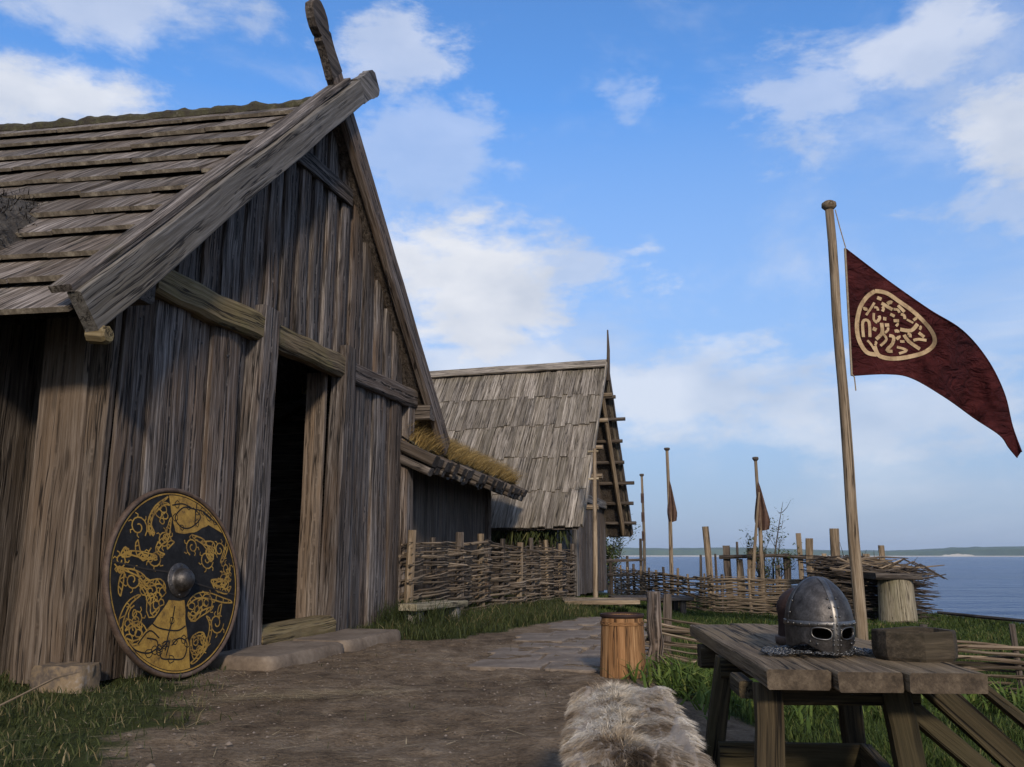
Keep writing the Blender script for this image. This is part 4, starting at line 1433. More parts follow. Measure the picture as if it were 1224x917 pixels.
# ------------------------------------------------------------------ the far board-roofed house
def build_far_house():
    t = thing('board_roofed_house', 'far house with steep pale board roof and projecting purlin logs', 'house', (1.64, 20.39, 0), math.radians(73.2))
    ZK, EX, EZ = 5.22, 3.06, 1.36
    sl = (ZK - EZ) / EX
    SLn = math.sqrt(1 + sl * sl)
    OV = -0.62
    roof = lambda x: ZK - sl * abs(x)
    # gable wall of vertical planks with a doorway
    x = -2.62
    while x < 2.6:
        w = rnd(0.18, 0.28)
        if -1.62 < x + w / 2 < -1.12:
            x += w
            continue
        MB().plank((x + w / 2, 0, 0), (x + w / 2, 0, roof(x + w / 2) - 0.12), w + 0.01, 0.05, (0, -1, 0), seg=3, jit=0.006).build('wall_plank', 'dark' if random.random() < .55 else 'gable', t)
        x += w
    MB().plank((-1.37, 0.30, 0), (-1.37, 0.30, 2.2), 0.7, 0.05, (0, -1, 0)).build('doorway_shade_board', 'interior', t)  # near-black board stands in for the shade in the doorway opening
    MB().plank((-1.68, -0.05, 0), (-1.68, -0.05, 2.3), 0.14, 0.12, (0, -1, 0)).build('door_post', 'gable', t)
    MB().plank((-1.02, -0.05, 0), (-1.02, -0.05, 2.5), 0.20, 0.12, (0, -1, 0)).build('door_post', 'silver', t)
    MB().plank((-2.3, -0.07, 2.18), (2.3, -0.07, 2.12), 0.20, 0.14, (0, -1, 0), seg=4, jit=0.01).build('tie_beam', 'silver', t)
    MB().plank((-2.62, 0.05, 0.8), (-2.62, 6.4, 0.8), 1.7, 0.06, (1, 0, 0), seg=2).build('side_wall', 'dark', t)
    MB().plank((2.62, 0.05, 0.8), (2.62, 6.4, 0.8), 1.7, 0.06, (1, 0, 0), seg=2).build('side_wall', 'dark', t)
    MB().poly([(-2.6, 6.4, 0), (2.6, 6.4, 0), (2.6, 6.4, 1.7), (0, 6.4, 5.1), (-2.6, 6.4, 1.7)], [(0, 1, 2, 3, 4)]).build('back_wall', 'dark', t)
    # roof boards, near slope in five lapped courses
    up = Vector((-sl, 0, 1)).normalized()
    along = Vector((1, 0, sl)).normalized()
    full = EX * SLn
    nC = 5
    st = full / nC
    for c in range(nC):
        y = OV
        while y < 6.55:
            w = rnd(0.10, 0.175)
            b = Vector((-EX, y + w / 2, EZ)) + along * (c * st + rnd(-0.06, 0.05) * (c > 0) + rnd(-.02, .02))
            ln = st + (0.26 if c < nC - 1 else -0.02)
            th = rnd(0.022, 0.034)
            dv = rnd(0.0, 0.026)
            MB().plank(b + up * (0.048 + dv), b + along * ln + up * (0.022 + dv), w - 0.008, th, up, seg=2, jit=0.006, bow=rnd(-.004, .012)).build('roof_board', 'shake2', t)
            y += w
    s = MB()
    V = []
    for yy in (OV + 0.05, 6.5):
        V += [(-EX + .02, yy, EZ - .005), (0, yy, ZK - .005), (EX - .02, yy, EZ - .005)]
    s.poly(V, [(0, 1, 4, 3), (1, 2, 5, 4)])
    s.build('roof_sheathing', 'dark', t)
    up2 = Vector((sl, 0, 1)).normalized()
    y = OV
    while y < 6.5:
        w = rnd(0.24, 0.34)
        MB().plank(Vector((0, y + w / 2, ZK)) + up2 * 0.03, Vector((EX + rnd(-.05, .08), y + w / 2, EZ - rnd(0, .06))) + up2 * 0.03, w, 0.04, up2, seg=2, jit=0.008).build('roof_board', 'shake2', t)
        y += w
    MB().plank((-0.07, OV - .02, ZK + 0.11), (-0.07, 6.5, ZK + 0.11), 0.24, 0.05, up, seg=8, jit=0.008).build('ridge_board', 'shake2', t)
    MB().plank((0.09, OV - .02, ZK + 0.10), (0.09, 6.5, ZK + 0.10), 0.22, 0.05, up2, seg=8, jit=0.008).build('ridge_board', 'dark', t)
    # purlin logs poking out past the gable on both slopes
    for k in range(5):
        xx = -0.48 - 0.53 * k
        e = OV - rnd(0.18, 0.42)
        MB().tube([(xx, e, roof(xx) - 0.13), (xx, 2.0, roof(xx) - 0.13)], [0.055, 0.055], n=8, jit=0.03).build('purlin', 'pole', t)
    for k in range(7):
        xx = 0.40 + 0.385 * k
        e = OV - rnd(0.10, 0.30)
        MB().tube([(xx, e, roof(xx) - 0.12), (xx, 2.0, roof(xx) - 0.12)], [0.045, 0.045], n=8, jit=0.03).build('purlin', 'dark', t)
    # outer rafter poles
    MB().tube([(0.0, OV + .16, ZK - .20), (EX - .2, OV + .16, EZ + .04)], [0.055, 0.06], n=7, jit=.04).build('rafter', 'pole', t)
    MB().tube([(0.0, OV + .10, ZK - .20), (-EX + .25, OV + .10, EZ + .10)], [0.05, 0.055], n=7, jit=.04).build('rafter', 'dark', t)
    MB().plank((-0.05, OV - 0.03, ZK + 0.1), (-EX - .04, OV - 0.03, EZ + .06), 0.11, 0.04, (0, -1, 0), seg=6, jit=.006).build('bargeboard', 'shake2', t)
    MB().plank((0.05, OV - 0.03, ZK + 0.1), (EX + .04, OV - 0.03, EZ + .06), 0.13, 0.04, (0, -1, 0), seg=6, jit=.006).build('bargeboard', 'dark', t)
    # finial stick on the ridge
    MB().tube([(0.02, OV - .04, ZK - .3), (0.03, OV - .06, ZK + .45), (0.05, OV - .05, ZK + 0.95)], [0.05, 0.038, 0.018], n=7, jit=.05).build('finial', 'dark', t)
    # ferns and creepers hanging under the eave
    n = 900
    yy = rng.uniform(-0.3, 6.0, n)
    base = np.stack([np.full(n, -2.86) + rng.uniform(-.12, .15, n), yy, np.full(n, 1.42) - rng.uniform(0, .12, n)], 1)
    dirs = np.stack([rng.normal(-.2, .25, n), rng.normal(0, .35, n), -np.ones(n)], 1)
    dirs /= np.linalg.norm(dirs, axis=1)[:, None]
    blades('hanging_greenery', base, rng.uniform(.10, .45, n), rng.uniform(.02, .045, n), 'grass', dirs=dirs, parent=t, droop=0.05, tone=rng.beta(2, 3, n))


build_far_house()


def build_house_yard():
    # pale pole with pegs standing in front of the far house
    t = thing('pegged_pole', 'tall pale upright pole with pegs in front of the far house', 'pole', (1.545, 16.55, 0))
    MB().tube([(0, 0, -.1), (0.015, 0, 1.4), (0.03, 0, 2.86)], [0.048, 0.043, 0.036], n=8, jit=.04).build('shaft', 'pole', t)
    for z in (2.28, 2.80):
        MB().tube([(-0.10, -.01, z), (0.10, -.01, z + .01)], 0.020, n=7).build('peg', 'pale', t)
    t = thing('plank_walk', 'pale low plank walkway at the foot of the far house', 'walkway', (1.55, 15.9, 0))
    for k in range(3):
        MB().plank((-0.65, -0.55 + 0.38 * k, 0.07), (0.62, -0.50 + 0.38 * k, 0.07), 0.34, 0.07, (0, 0, 1), seg=3, jit=.01).build('plank', 'pole', t)
    t = thing('wooden_deck', 'dark low timber deck right of the far house', 'deck', (2.75, 18.1, 0))
    z = float(hgt(2.75, 18.1))
    for k in range(4):
        MB().plank((-0.75, -0.55 + 0.3 * k, z + 0.26), (0.80, -0.55 + 0.3 * k, z + 0.26), 0.27, 0.06, (0, 0, 1), seg=2, jit=.008).build('plank', 'dark', t)
    for x in (-.6, .6):
        for y in (-.5, .3):
            MB().plank((x, y, z - .05), (x, y, z + .225), 0.12, 0.12, (0, 1, 0), seg=1).build('leg', 'dark', t)


build_house_yard()

# ------------------------------------------------------------------ flagpole and pennant
TOP= [[4.025, 4.496], [4.497, 4.095], [4.965, 3.73], [5.338, 3.473], [5.598, 3.117], [5.751, 2.716], [5.805, 2.321], [5.878, 2.029]]
BOT= [[3.987, 2.926], [4.401, 2.946], [4.691, 2.896], [5.062, 2.666], [5.378, 2.419], [5.649, 2.223], [5.739, 2.077], [5.822, 1.961]]
RING= [[[4.339,3.955],[4.242,3.887],[4.154,3.765],[4.102,3.603],[4.089,3.442],[4.118,3.308],[4.187,3.202],[4.295,3.175]],[[4.278,3.282],[4.314,3.175],[4.401,3.136],[4.53,3.129],[4.7,3.155],[4.859,3.202],[4.97,3.282],[4.998,3.375],[4.951,3.495],[4.846,3.63],[4.751,3.724],[4.628,3.819],[4.506,3.914],[4.417,3.948],[4.339,3.955]]]
EMB= [[[4.321,3.812],[4.261,3.724],[4.21,3.657]],[[4.157,3.388],[4.165,3.576],[4.236,3.576],[4.234,3.388]],[[4.304,3.684],[4.297,3.603],[4.333,3.562]],[[4.385,3.562],[4.382,3.442],[4.304,3.362]],[[4.382,3.442],[4.427,3.362],[4.349,3.282]],[[4.463,3.408],[4.513,3.388],[4.493,3.308],[4.422,3.228],[4.486,3.215]],[[4.639,3.415],[4.69,3.335],[4.811,3.242]],[[4.542,3.268],[4.655,3.228],[4.561,3.189]],[[4.599,3.482],[4.728,3.469],[4.813,3.549]],[[4.498,3.67],[4.548,3.643]],[[4.409,3.616],[4.447,3.61]],[[4.53,3.589],[4.595,3.589]],[[4.358,3.874],[4.409,3.853]],[[4.405,3.806],[4.467,3.765],[4.529,3.724]],[[4.599,3.778],[4.67,3.697]],[[4.688,3.603],[4.762,3.562]],[[4.743,3.348],[4.809,3.362],[4.899,3.348]],[[4.586,3.335],[4.638,3.335]],[[4.199,3.348],[4.235,3.308],[4.291,3.202]],[[4.276,3.495],[4.319,3.475]],[[4.422,3.536],[4.474,3.536]],[[4.816,3.442],[4.876,3.388]]]


def build_flag():
    zb = float(hgt(3.87, 10))
    t = thing('flagpole', 'tall bare wooden flagpole standing on the grass behind the table', 'flagpole', (3.87, 10, zb))
    P = [(0.006 * math.sin(k * 1.3), 0.005 * math.cos(k * 2.1), -0.15 + (5.02 - zb + 0.15) * k / 12) for k in range(13)]
    MB().tube(P, [0.070 - 0.020 * k / 12 for k in range(13)], n=12, jit=.025).build('shaft', 'pole', t, smooth=True)
    z = 5.0 - zb
    MB().lathe([(0.0, z + .10), (.05, z + .10), (.085, z + .075), (.088, z + .03), (.05, z - .01), (.0, z - .01)], n=16).build('cap', 'pole', t, smooth=True)
    MB().tube([(0.06, -.03, 4.98 - zb), (0.10, -.03, 4.75 - zb), (0.155, -.02, 4.50 - zb)], 0.007, n=5).build('halyard', 'rope', t)
    MB().tube([(0.10, -.03, 2.95 - zb), (0.135, -.03, 2.90 - zb), (0.14, -.03, 2.74 - zb)], 0.008, n=5).build('halyard', 'rope', t)

    def cloth_y(x, z):
        d = max(0, x - 4.0)
        a = d * (0.62) + (3.9 - z) * 0.35
        return 9.97 + 0.16 * d + 0.17 * d * math.sin(a * 5.2 + 0.6) + 0.085 * d * math.sin(a * 15 + z * 3) + 0.016 * math.sin(x * 21 + z * 9) * min(1, d * 3)
    tp = curve2(TOP, 8)
    bt = curve2(BOT, 8)
    P = []
    for a, b in zip(tp, bt):
        row = []
        for j in range(29):
            k = j / 28
            x, z = a[0] * (1 - k) + b[0] * k, a[1] * (1 - k) + b[1] * k
            y = cloth_y(x, z)
            row.append((x * y / 10, y, .85 + (z - .85) * y / 10))
        P.append(row)
    o = Vector((4.03, 9.97, 2.0))
    e = thing('pennant', 'dark red triangular pennant with round gold emblem flying from the tall flagpole', 'flag', o)
    sh = lambda p: Vector(p) - o
    cl = MB().grid([[sh(p) for p in r] for r in P]).build('cloth', 'cloth', e, smooth=True)
    # hems
    MB().tube([sh(r[0]) for r in P], 0.010, n=5, cap=False).build('hem', 'cloth', e, smooth=True)
    MB().tube([sh(r[-1]) for r in P], 0.008, n=5, cap=False).build('hem', 'cloth', e, smooth=True)
    MB().tube([sh(p) for p in P[0]], 0.013, n=6, cap=False).build('hoist_rope', 'rope', e, smooth=True)
    # emblem, painted through on both faces; short strokes fill the ring between the larger ones
    outline = RING[0] + RING[1][1:]
    cx = sum(p[0] for p in outline) / len(outline)
    cz = sum(p[1] for p in outline) / len(outline)
    used = [p for s in EMB for p in curve2(s, 4)]
    EXTRA = []
    rs = random.Random(5)
    for _ in range(900):
        q = rs.choice(outline)
        k = rs.uniform(0.05, 0.86)
        p = (cx + (q[0] - cx) * k, cz + (q[1] - cz) * k)
        if min((p[0] - u[0]) ** 2 + (p[1] - u[1]) ** 2 for u in used) > 0.050 ** 2:
            a = rs.uniform(0, 3.14)
            d = rs.uniform(.02, .045)
            s = [(p[0] - d * math.cos(a), p[1] - d * math.sin(a)), (p[0] + .01, p[1] + .008), (p[0] + d * math.cos(a + .5), p[1] + d * math.sin(a + .5))]
            EXTRA.append(s)
            used += curve2(s, 3)
    for sgn in (-1, 1):
        fn = lambda u, v, z: sh((u * cloth_y(u, v) / 10, cloth_y(u, v) + z * sgn, .85 + (v - .85) * cloth_y(u, v) / 10))
        m = MB()
        for s in RING:
            stroke(m, curve2(s, 6), 0.050, 0.010, fn)
        m.build('emblem_ring', 'emblem', cl, kind='stuff')
        m = MB()
        for s in EMB + EXTRA:
            stroke(m, curve2(s, 4), rnd(0.026, 0.046), 0.012, fn)
        m.build('emblem_knotwork', 'emblem', cl, kind='stuff')


build_flag()


def build_far_poles():
    specs = [((4.05, 27.2), 3.30, 0.050, 'thin bare pole with dark bands, leftmost of the far poles'),
             ((4.40, 24.6), 3.80, 0.060, 'thin far pole carrying a limp narrow pennant'),
             ((5.30, 18.9), 2.90, 0.048, 'thin far pole carrying a drooping brown banner')]
    poles = []
    for (x, y), zt, r, lab in specs:
        z = float(hgt(x, y))
        t = thing('flagpole', lab, 'flagpole', (x, y, z), 0, 'thin poles by the shore fence')
        H = zt - z
        MB().tube([(rnd(-.01, .01), 0, -.1), (0.02, 0, H * .5), (0, 0, H)], [r, r * .9, r * .7], n=8, jit=.03).build('shaft', 'pole', t)
        MB().lathe([(0.0, H + .07), (r * 1.3, H + .06), (r * 1.5, H + .02), (r * .7, H - .03), (0, H - .03)], n=10).build('cap', 'dark', t)
        if y > 26:
            for k in range(3):
                MB().tube([(0, 0, H * (.45 + .16 * k)), (0, 0, H * (.53 + .16 * k))], r * 1.02, n=8).build('band', 'cloth_brown', t)
        poles.append((x, y, zt))

    def limp(x, y, zt, w, h, label, side):
        o = Vector((x, y, zt - .45 - h))
        e = thing('limp_pennant', label, 'flag', o)
        P = []
        for i in range(22):
            k = i / 21
            row = []
            for j in range(15):
                q = j / 14
                ww = w * (k ** .8) * (1 - .35 * max(0, k - .75) * 4)
                xx = (q - .35) * ww * side
                yy = 0.075 * math.sin(q * 14 + k * 2) * min(1, k * 2) - .07
                zz = h * (1 - k) + 0.10 * h * abs(q - .5) * (k > .9)
                row.append((xx, yy, zz - .05 * q))
            P.append(row)
        MB().grid(P).build('cloth', 'cloth_brown', e, smooth=True)
    limp(4.44, 24.6, 3.4, 0.34, 1.15, 'narrow reddish pennant hanging limp on the middle far pole', 1)
    limp(5.32, 18.9, 2.9, 0.40, 1.05, 'brown cone-like drooping banner beside the shrub', 1)
    t = thing('leaning_stick', 'thin stick leaning towards the drooping brown banner', 'stick', (4.98, 18.7, float(hgt(4.98, 18.7))))
    MB().tube([(0, 0, -.1), (0.16, .05, 1.4), (0.33, .1, 2.55)], [0.042, 0.035, 0.02], n=7, jit=.05).build('shaft', 'pole', t)


build_far_poles()


# ------------------------------------------------------------------ brush fence, stump, palisade
def build_brush():
    z0 = -0.42
    t = thing('brush_pile', 'long tangled pile of brushwood fencing the lawn behind the flagpole', 'brush pile', (7.0, 16.9, z0))
    tw = MB()
    for k in range(900):
        u = rnd(-1.15, 0.85)
        top = 1.26 - 0.30 * max(0, u + .3)
        zz = rnd(0.02, 1.0) ** 0.8 * top
        ln = rnd(0.4, 1.0)
        an = rnd(-0.25, 0.25)
        dx, dy, dz = math.cos(an) * ln, rnd(-.25, .25), math.sin(an) * ln * .5 - .04
        y = rnd(-0.35, 0.35)
        r = rnd(0.006, 0.014)
        bnd = rnd(-.06, .06)
        P = [(u - dx / 2, y - dy / 2, max(0, zz - dz / 2)), (u, y + bnd, zz + bnd * .6), (u + dx / 2, y + dy / 2, zz + dz / 2)]
        if u + dx / 2 > 0.98 or u - dx / 2 < -1.5:
            continue
        tw.tube(P, [r, r * .9, r * .5], n=4, jit=.1)
    tw.build('brushwood', 'dark', t, kind='stuff')
    for k in range(26):
        u = rnd(-1.2, 0.2)
        top = 1.26 - 0.30 * max(0, u + .3)
        MB().tube([(u, -.36, top * rnd(.75, 1.0)), (u + .5, -.38, top * rnd(.75, 1.0)), (u + rnd(.8, 1.1), -.34, top * rnd(.7, .98))], [.02, .018, .008], n=5, jit=.1).build('branch', 'dark' if k % 2 else 'rod', t)
    for k in range(9):
        u = rnd(-1.1, 0.9)
        top = 1.26 - 0.30 * max(0, u + .3)
        MB().tube([(u, rnd(-.3, .3), top * .8), (u + rnd(-.2, .3), rnd(-.3, .3), top + rnd(.05, .28))], [.012, .003], n=4).build('twig', 'dark', t)
    for u, h, w in ((-0.84, 1.76, 0.17), (-0.45, 1.52, 0.10), (-1.33, 1.62, 0.13), (0.05, 1.48, 0.10)):
        MB().plank((u, .0, -.05), (u + .01, .0, h), w, w * .8, (0, -1, 0), seg=4, jit=.012, bev=.3).build('post', 'pole', t)
    # short upright log with a slab on top
    s = thing('log_stump', 'upright pale debarked log stump with a slab lid beside the brush pile', 'stump', (6.95, 16.2, z0))
    P, n = [], 18
    for z, r in ((-.05, .34), (.15, .325), (.45, .31), (.75, .30), (.86, .29)):
        P.append([(r * math.cos(2 * math.pi * k / n) * (1 + .05 * math.sin(3 * k)), r * math.sin(2 * math.pi * k / n), z) for k in range(n)])
    m = MB()
    off = Vector((3, 7, 1))
    m.grid(P, closed=True)
    m.w = [off + Vector((v.z, v.x, v.y)) for v in m.v]
    m.build('trunk', 'stump', s, smooth=True)
    MB().plank((-.42, 0, .915), (.40, 0, .905), .62, .10, (0, 0, 1), seg=3, jit=.02, bev=.25).build('lid', 'dark', s)
    # coil of twigs at its foot
    for k in range(10):
        a = rnd(0, 3)
        MB().tube([(-.7 + rnd(-.2, .2), -.45, rnd(.0, .12)), (-.1, -.55 + rnd(-.1, .1), rnd(.02, .2)), (.5 + rnd(-.2, .2), -.4, rnd(0, .1))], [.016, .018, .01], n=5, jit=.1).build('loose_branch', 'rod', s)


build_brush()


def build_palisade():
    t = thing('paling_fence', 'ragged paling fence with uneven boards and a sagging rail by the shrub', 'fence', (5.2, 20.0, -0.4))
    x = -0.3
    k = 0
    while x < 2.6:
        y = -0.45 * x
        h = rnd(1.05, 1.45)
        w = rnd(0.06, 0.17)
        if k in (0, 6, 9):
            h += 0.28
        MB().plank((x, y, -.05), (x + rnd(-.03, .03), y, h), w, .05, (0, -1, 0), seg=3, jit=.012, bev=.25).build('paling', 'pole' if random.random() < .6 else 'dark', t)
        x += w + rnd(.03, .16)
        k += 1
    MB().tube([(-.5, .12, 1.22), (.6, -.34, 1.26), (1.7, -.84, 1.18), (2.9, -1.35, .78)], [.05, .045, .04, .03], n=6, jit=.08).build('rail', 'dark', t)
    MB().plank((-.72, .1, -.05), (-.78, .1, 1.92), .14, .12, (0, -1, 0), seg=3, jit=.01, bev=.3).build('post', 'pole', t)
    labs = ['thin upright stake against the sea, leftmost of the row', 'second thin stake against the sea', 'third thin stake against the sea', 'tall dark stake nearest the paling fence']
    for i, ((x, y), h) in enumerate((((4.75, 22.5), 1.22), ((5.28, 23.0), 1.25), ((5.45, 22.6), 1.28), ((5.68, 22.4), 1.55))):
        z = float(hgt(x, y))
        o = MB().tube([(x, y, z - .1), (x + rnd(-.04, .04), y, z + h)], [.045, .03], n=6, jit=.08).build('stake', 'dark')
        tag(o, labs[i], 'stake', 'stakes along the shore')
    # rail and bush at the corner of the far house
    t = thing('rail_fence', 'short dark rail fence between the far house and the first thin pole', 'fence', (3.15, 26.0, -0.4))
    for x, h in ((-.25, 1.2), (.25, 1.25), (.62, 1.75)):
        MB().tube([(x, 0, -.1), (x + rnd(-.03, .03), 0, h)], [.06, .045], n=6, jit=.08).build('post', 'dark', t)
    for z in (1.1, .7):
        MB().tube([(-.5, -.05, z), (.75, -.05, z + .04)], [.05, .04], n=6, jit=.08).build('rail', 'dark', t)


build_palisade()


# ------------------------------------------------------------------ shrubs
def shrub(label, loc, h, spread, nstem, leaves, seed, leaf=0.05, tall=None):
    rs = random.Random(seed)
    t = thing('shrub', label, 'shrub', loc)
    tips = []
    br = MB()

    def grow(p, d, ln, r, lev):
        pts, rad = [p], [r]
        q = Vector(p)
        n = 5
        for i in range(n):
            d = (d + Vector((rs.uniform(-.25, .25), rs.uniform(-.25, .25), rs.uniform(-.05, .2)))).normalized()
            q = q + d * ln / n
            pts.append(q.copy())
            rad.append(r * (1 - .7 * (i + 1) / n))
            tips.append((q.copy(), lev))
            if lev < 2 and i >= 1:
                for _ in range(2 if lev == 0 else 1):
                    dd = (d + Vector((rs.uniform(-1, 1), rs.uniform(-1, 1), rs.uniform(-.1, .6))) * .8).normalized()
                    grow(q, dd, ln * rs.uniform(.3, .5), rad[-1] * .7, lev + 1)
        br.tube(pts, rad, n=5)
    for k in range(nstem):
        a = rs.uniform(0, 6.28)
        grow(Vector((math.cos(a) * .08, math.sin(a) * .08, -.05)), Vector((math.cos(a) * spread, math.sin(a) * spread, 1)).normalized(), h * rs.uniform(.6, .9), .03, 0)
    if tall:
        br.tube([(0.05, 0, 0), (0.10, 0, h * .6), (0.28, 0, h * 1.1), (.40, 0, tall)], [.03, .022, .012, .004], n=5)
        for i in range(6):
            k = rs.uniform(.55, .95)
            p = Vector((0.10 + .3 * k, 0, tall * k))
            e = Vector((rs.uniform(-.3, .45), rs.uniform(-.2, .2), rs.uniform(.02, .3)))
            br.tube([p, p + e * .5 + Vector((0, 0, -.04)), p + e], [.008, .006, .002], n=4)
            for q in (.4, .6, .8, 1, 1):
                tips.append((p + e * q, 1))
    br.build('branches', 'dark', t)
    n = leaves
    idx = rng.integers(0, len(tips), n)
    base = np.array([tips[i][0] for i in idx]) + rng.normal(0, .055, (n, 3))
    dirs = rng.normal(0, 1, (n, 3))
    dirs[:, 2] = np.abs(dirs[:, 2]) * .6
    dirs /= np.linalg.norm(dirs, axis=1)[:, None]
    blades('leaves', base, rng.uniform(.7, 1.5, n) * leaf, rng.uniform(.5, .9, n) * leaf, 'leaf', dirs=dirs, parent=t, droop=0.1)


shrub('sparse twiggy shrub growing behind the paling fence', (5.75, 19.9, -0.4), 1.75, 0.16, 5, 1500, 3, 0.050, tall=2.45)
shrub('dense green bush at the far corner of the far house', (3.0, 27.2, -0.4), 1.9, 0.15, 6, 2600, 8, 0.07)

# ------------------------------------------------------------------ stave bucket
def build_bucket():
    x, y = 0.815, 6.66
    z = float(hgt(x, y))
    t = thing('stave_bucket', 'honey coloured wooden stave bucket standing at the edge of the path', 'bucket', (x, y, z))
    n = 16
    H = 0.43
    for k in range(n):
        a0, a1 = 2 * math.pi * k / n + .006, 2 * math.pi * (k + 1) / n - .006
        V = []
        off = Vector((rnd(0, 50), rnd(0, 50), 0))
        wd = []
        rows = 5
        for i in range(rows):
            q = i / (rows - 1)
            r = 0.172 - 0.020 * q
            zz = q * (H + rnd(-.003, .003))
            for rr in (r, r - .016):
                for a in (a0, (a0 + a1) / 2, a1):
                    V.append((rr * math.cos(a), rr * math.sin(a), zz))
                    wd.append(off + Vector((zz, (a - a0) * rr, rr)))
        F = []
        for i in range(rows - 1):
            b = i * 6
            F += [(b, b + 1, b + 7, b + 6), (b + 1, b + 2, b + 8, b + 7), (b + 3, b + 9, b + 10, b + 4), (b + 4, b + 10, b + 11, b + 5), (b, b + 6, b + 9, b + 3), (b + 2, b + 5, b + 11, b + 8)]
        e = (rows - 1) * 6
        F += [(e, e + 1, e + 4, e + 3), (e + 1, e + 2, e + 5, e + 4)]
        m = MB()
        m._add([Vector(v) for v in V], F, wd)
        m.build('stave', 'stave', t)
    for zz, r in ((H - .055, .157),):
        MB().lathe([(r - .003, zz - .014), (r + .0045, zz - .012), (r + .0045, zz + .010), (r - .003, zz + .012)], n=32).build('hoop', 'stave', t, smooth=False)
    MB().lathe([(0.0, H - .015), (.10, H - .015), (.145, H - .018), (.147, H - .03), (0, H - .03)], n=28).build('lid', 'stave', t)
    MB().lathe([(.150, H - .02), (.163, H - .01), (.163, H + .010), (.152, H + .012), (.146, H - .006)], n=32).build('rim', 'leather', t, smooth=True)


build_bucket()


# ------------------------------------------------------------------ bench with sheepskin
def build_bench():
    t = thing('low_bench', 'low plank bench under the sheepskin at the bottom of the picture', 'bench', (0.335, 2.62, -0.03), math.radians(-5))
    for i, x in enumerate((-0.060, 0.060)):
        MB().plank((x, -0.62, 0.375), (x, 0.66, 0.375), 0.117, 0.05, (0, 0, 1), seg=5, jit=0.004).build('seat_plank', 'table', t)
    for y in (-0.42, 0.45):
        MB().plank((-0.11, y, 0.325), (0.11, y, 0.325), 0.09, 0.05, (0, 0, 1), seg=2).build('cross_rail', 'leg', t)
        for s in (-1, 1):
            MB().plank((s * 0.09, y, 0.31), (s * 0.17, y, -0.02), 0.07, 0.06, (0, 1, 0), seg=2).build('leg', 'leg', t)
    # sheepskin
    f = thing('sheepskin', 'shaggy brown and white sheepskin draped over the low bench', 'sheepskin', (0.335, 2.62, 0.37), math.radians(-5))
    W, L = 0.40, 1.22

    def pos(u, v):
        """u 0..1 along the bench from the near end, v -1..1 across"""
        y = -0.50 + L * u
        wob = 0.10 * mnoise.noise(Vector((u * 3.1, v * 1.3, 2))) + 0.05 * mnoise.noise(Vector((u * 8, v * 2, 5)))
        half = 0.088 * (0.86 + 0.22 * math.sin(math.pi * min(1, u * 1.05 + .05)) + wob)
        if v < 0:
            half *= 1.10
        s = v * half * 1.75
        edge = 0.122
        k = abs(s)
        sg = 1 if s >= 0 else -1
        if k <= edge:
            x, z = s, 0.0
        else:
            e = k - edge
            a = min(e / 0.055, 1.25)
            x = sg * (edge + 0.055 * math.sin(min(a, 1.25)) + max(0, e - 0.069) * 0.30)
            z = -0.055 * (1 - math.cos(min(a, 1.25))) - max(0, e - 0.069) * 0.95
        lump = 0.020 * mnoise.noise(Vector((u * 5, v * 2.5, 0))) + 0.014 * mnoise.noise(Vector((u * 13, v * 7, 3)))
        z += 0.012 + lump + 0.018 * math.exp(-((u - 0.82) / .1) ** 2)
        if u > 0.9:
            z -= (u - .9) * 0.12
        if u < 0.06:
            z -= (0.06 - u) * 0.5
        return Vector((x, y, z))
    NU, NV = 40, 30
    P = [[pos(i / NU, -1 + 2 * j / NV) for j in range(NV + 1)] for i in range(NU + 1)]
    MB().grid(P).build('hide', 'hide', f, smooth=True)
    n = 76000
    u = rng.uniform(0, 1, n)
    v = rng.uniform(-1, 1, n)
    ui, vi = u * NU, (v + 1) / 2 * NV
    i0, j0 = np.minimum(ui.astype(int), NU - 1), np.minimum(vi.astype(int), NV - 1)
    A = np.array([[list(p) for p in r] for r in P])
    fu, fv = (ui - i0)[:, None], (vi - j0)[:, None]
    b = A[i0, j0] * (1 - fu) * (1 - fv) + A[i0 + 1, j0] * fu * (1 - fv) + A[i0, j0 + 1] * (1 - fu) * fv + A[i0 + 1, j0 + 1] * fu * fv
    du = A[i0 + 1, j0] - A[i0, j0]
    dv = A[i0, j0 + 1] - A[i0, j0]
    nr = np.cross(dv, du)
    nr /= np.linalg.norm(nr, axis=1)[:, None] + 1e-9
    nr[nr[:, 2] < -0.2] *= 1
    # clumps: strands lean towards shared centres
    g = 0.030
    cell = np.floor(np.stack([b[:, 0] / g, b[:, 1] / g], 1))
    hsh = np.sin(cell[:, 0] * 12.9898 + cell[:, 1] * 78.233) * 43758.5453
    hsh -= np.floor(hsh)
    hs2 = np.sin(cell[:, 0] * 39.346 + cell[:, 1] * 11.135) * 24634.6345
    hs2 -= np.floor(hs2)
    cc = (cell + 0.5 + np.stack([hsh - .5, hs2 - .5], 1) * .7) * g
    to = np.concatenate([cc - b[:, :2], np.zeros((n, 1))], 1)
    # the fleece is combed outward and down from the spine
    flow = np.stack([np.sign(b[:, 0]) * np.abs(v) ** 0.7 * 0.9 + 0.35 + 0.25 * (hsh - .5), -0.35 + 0.55 * (hs2 - .5) - 0.3 * (u < .15) + .5 * (u > .9), -np.abs(v) * 0.55], 1)
    ln = rng.uniform(.018, .036, n) * (0.8 + 0.5 * hsh)
    d = nr * 0.30 + flow * 1.0 + rng.normal(0, .10, (n, 3))
    d /= np.linalg.norm(d, axis=1)[:, None]
    p1 = b + d * (ln * .55)[:, None] + to * 0.28
    d2 = d + flow * 0.6
    d2[:, 2] -= 0.35
    d2 /= np.linalg.norm(d2, axis=1)[:, None]
    p2 = p1 + d2 * (ln * .55)[:, None] + to * 0.30
    a = rng.uniform(0, 2 * np.pi, n)
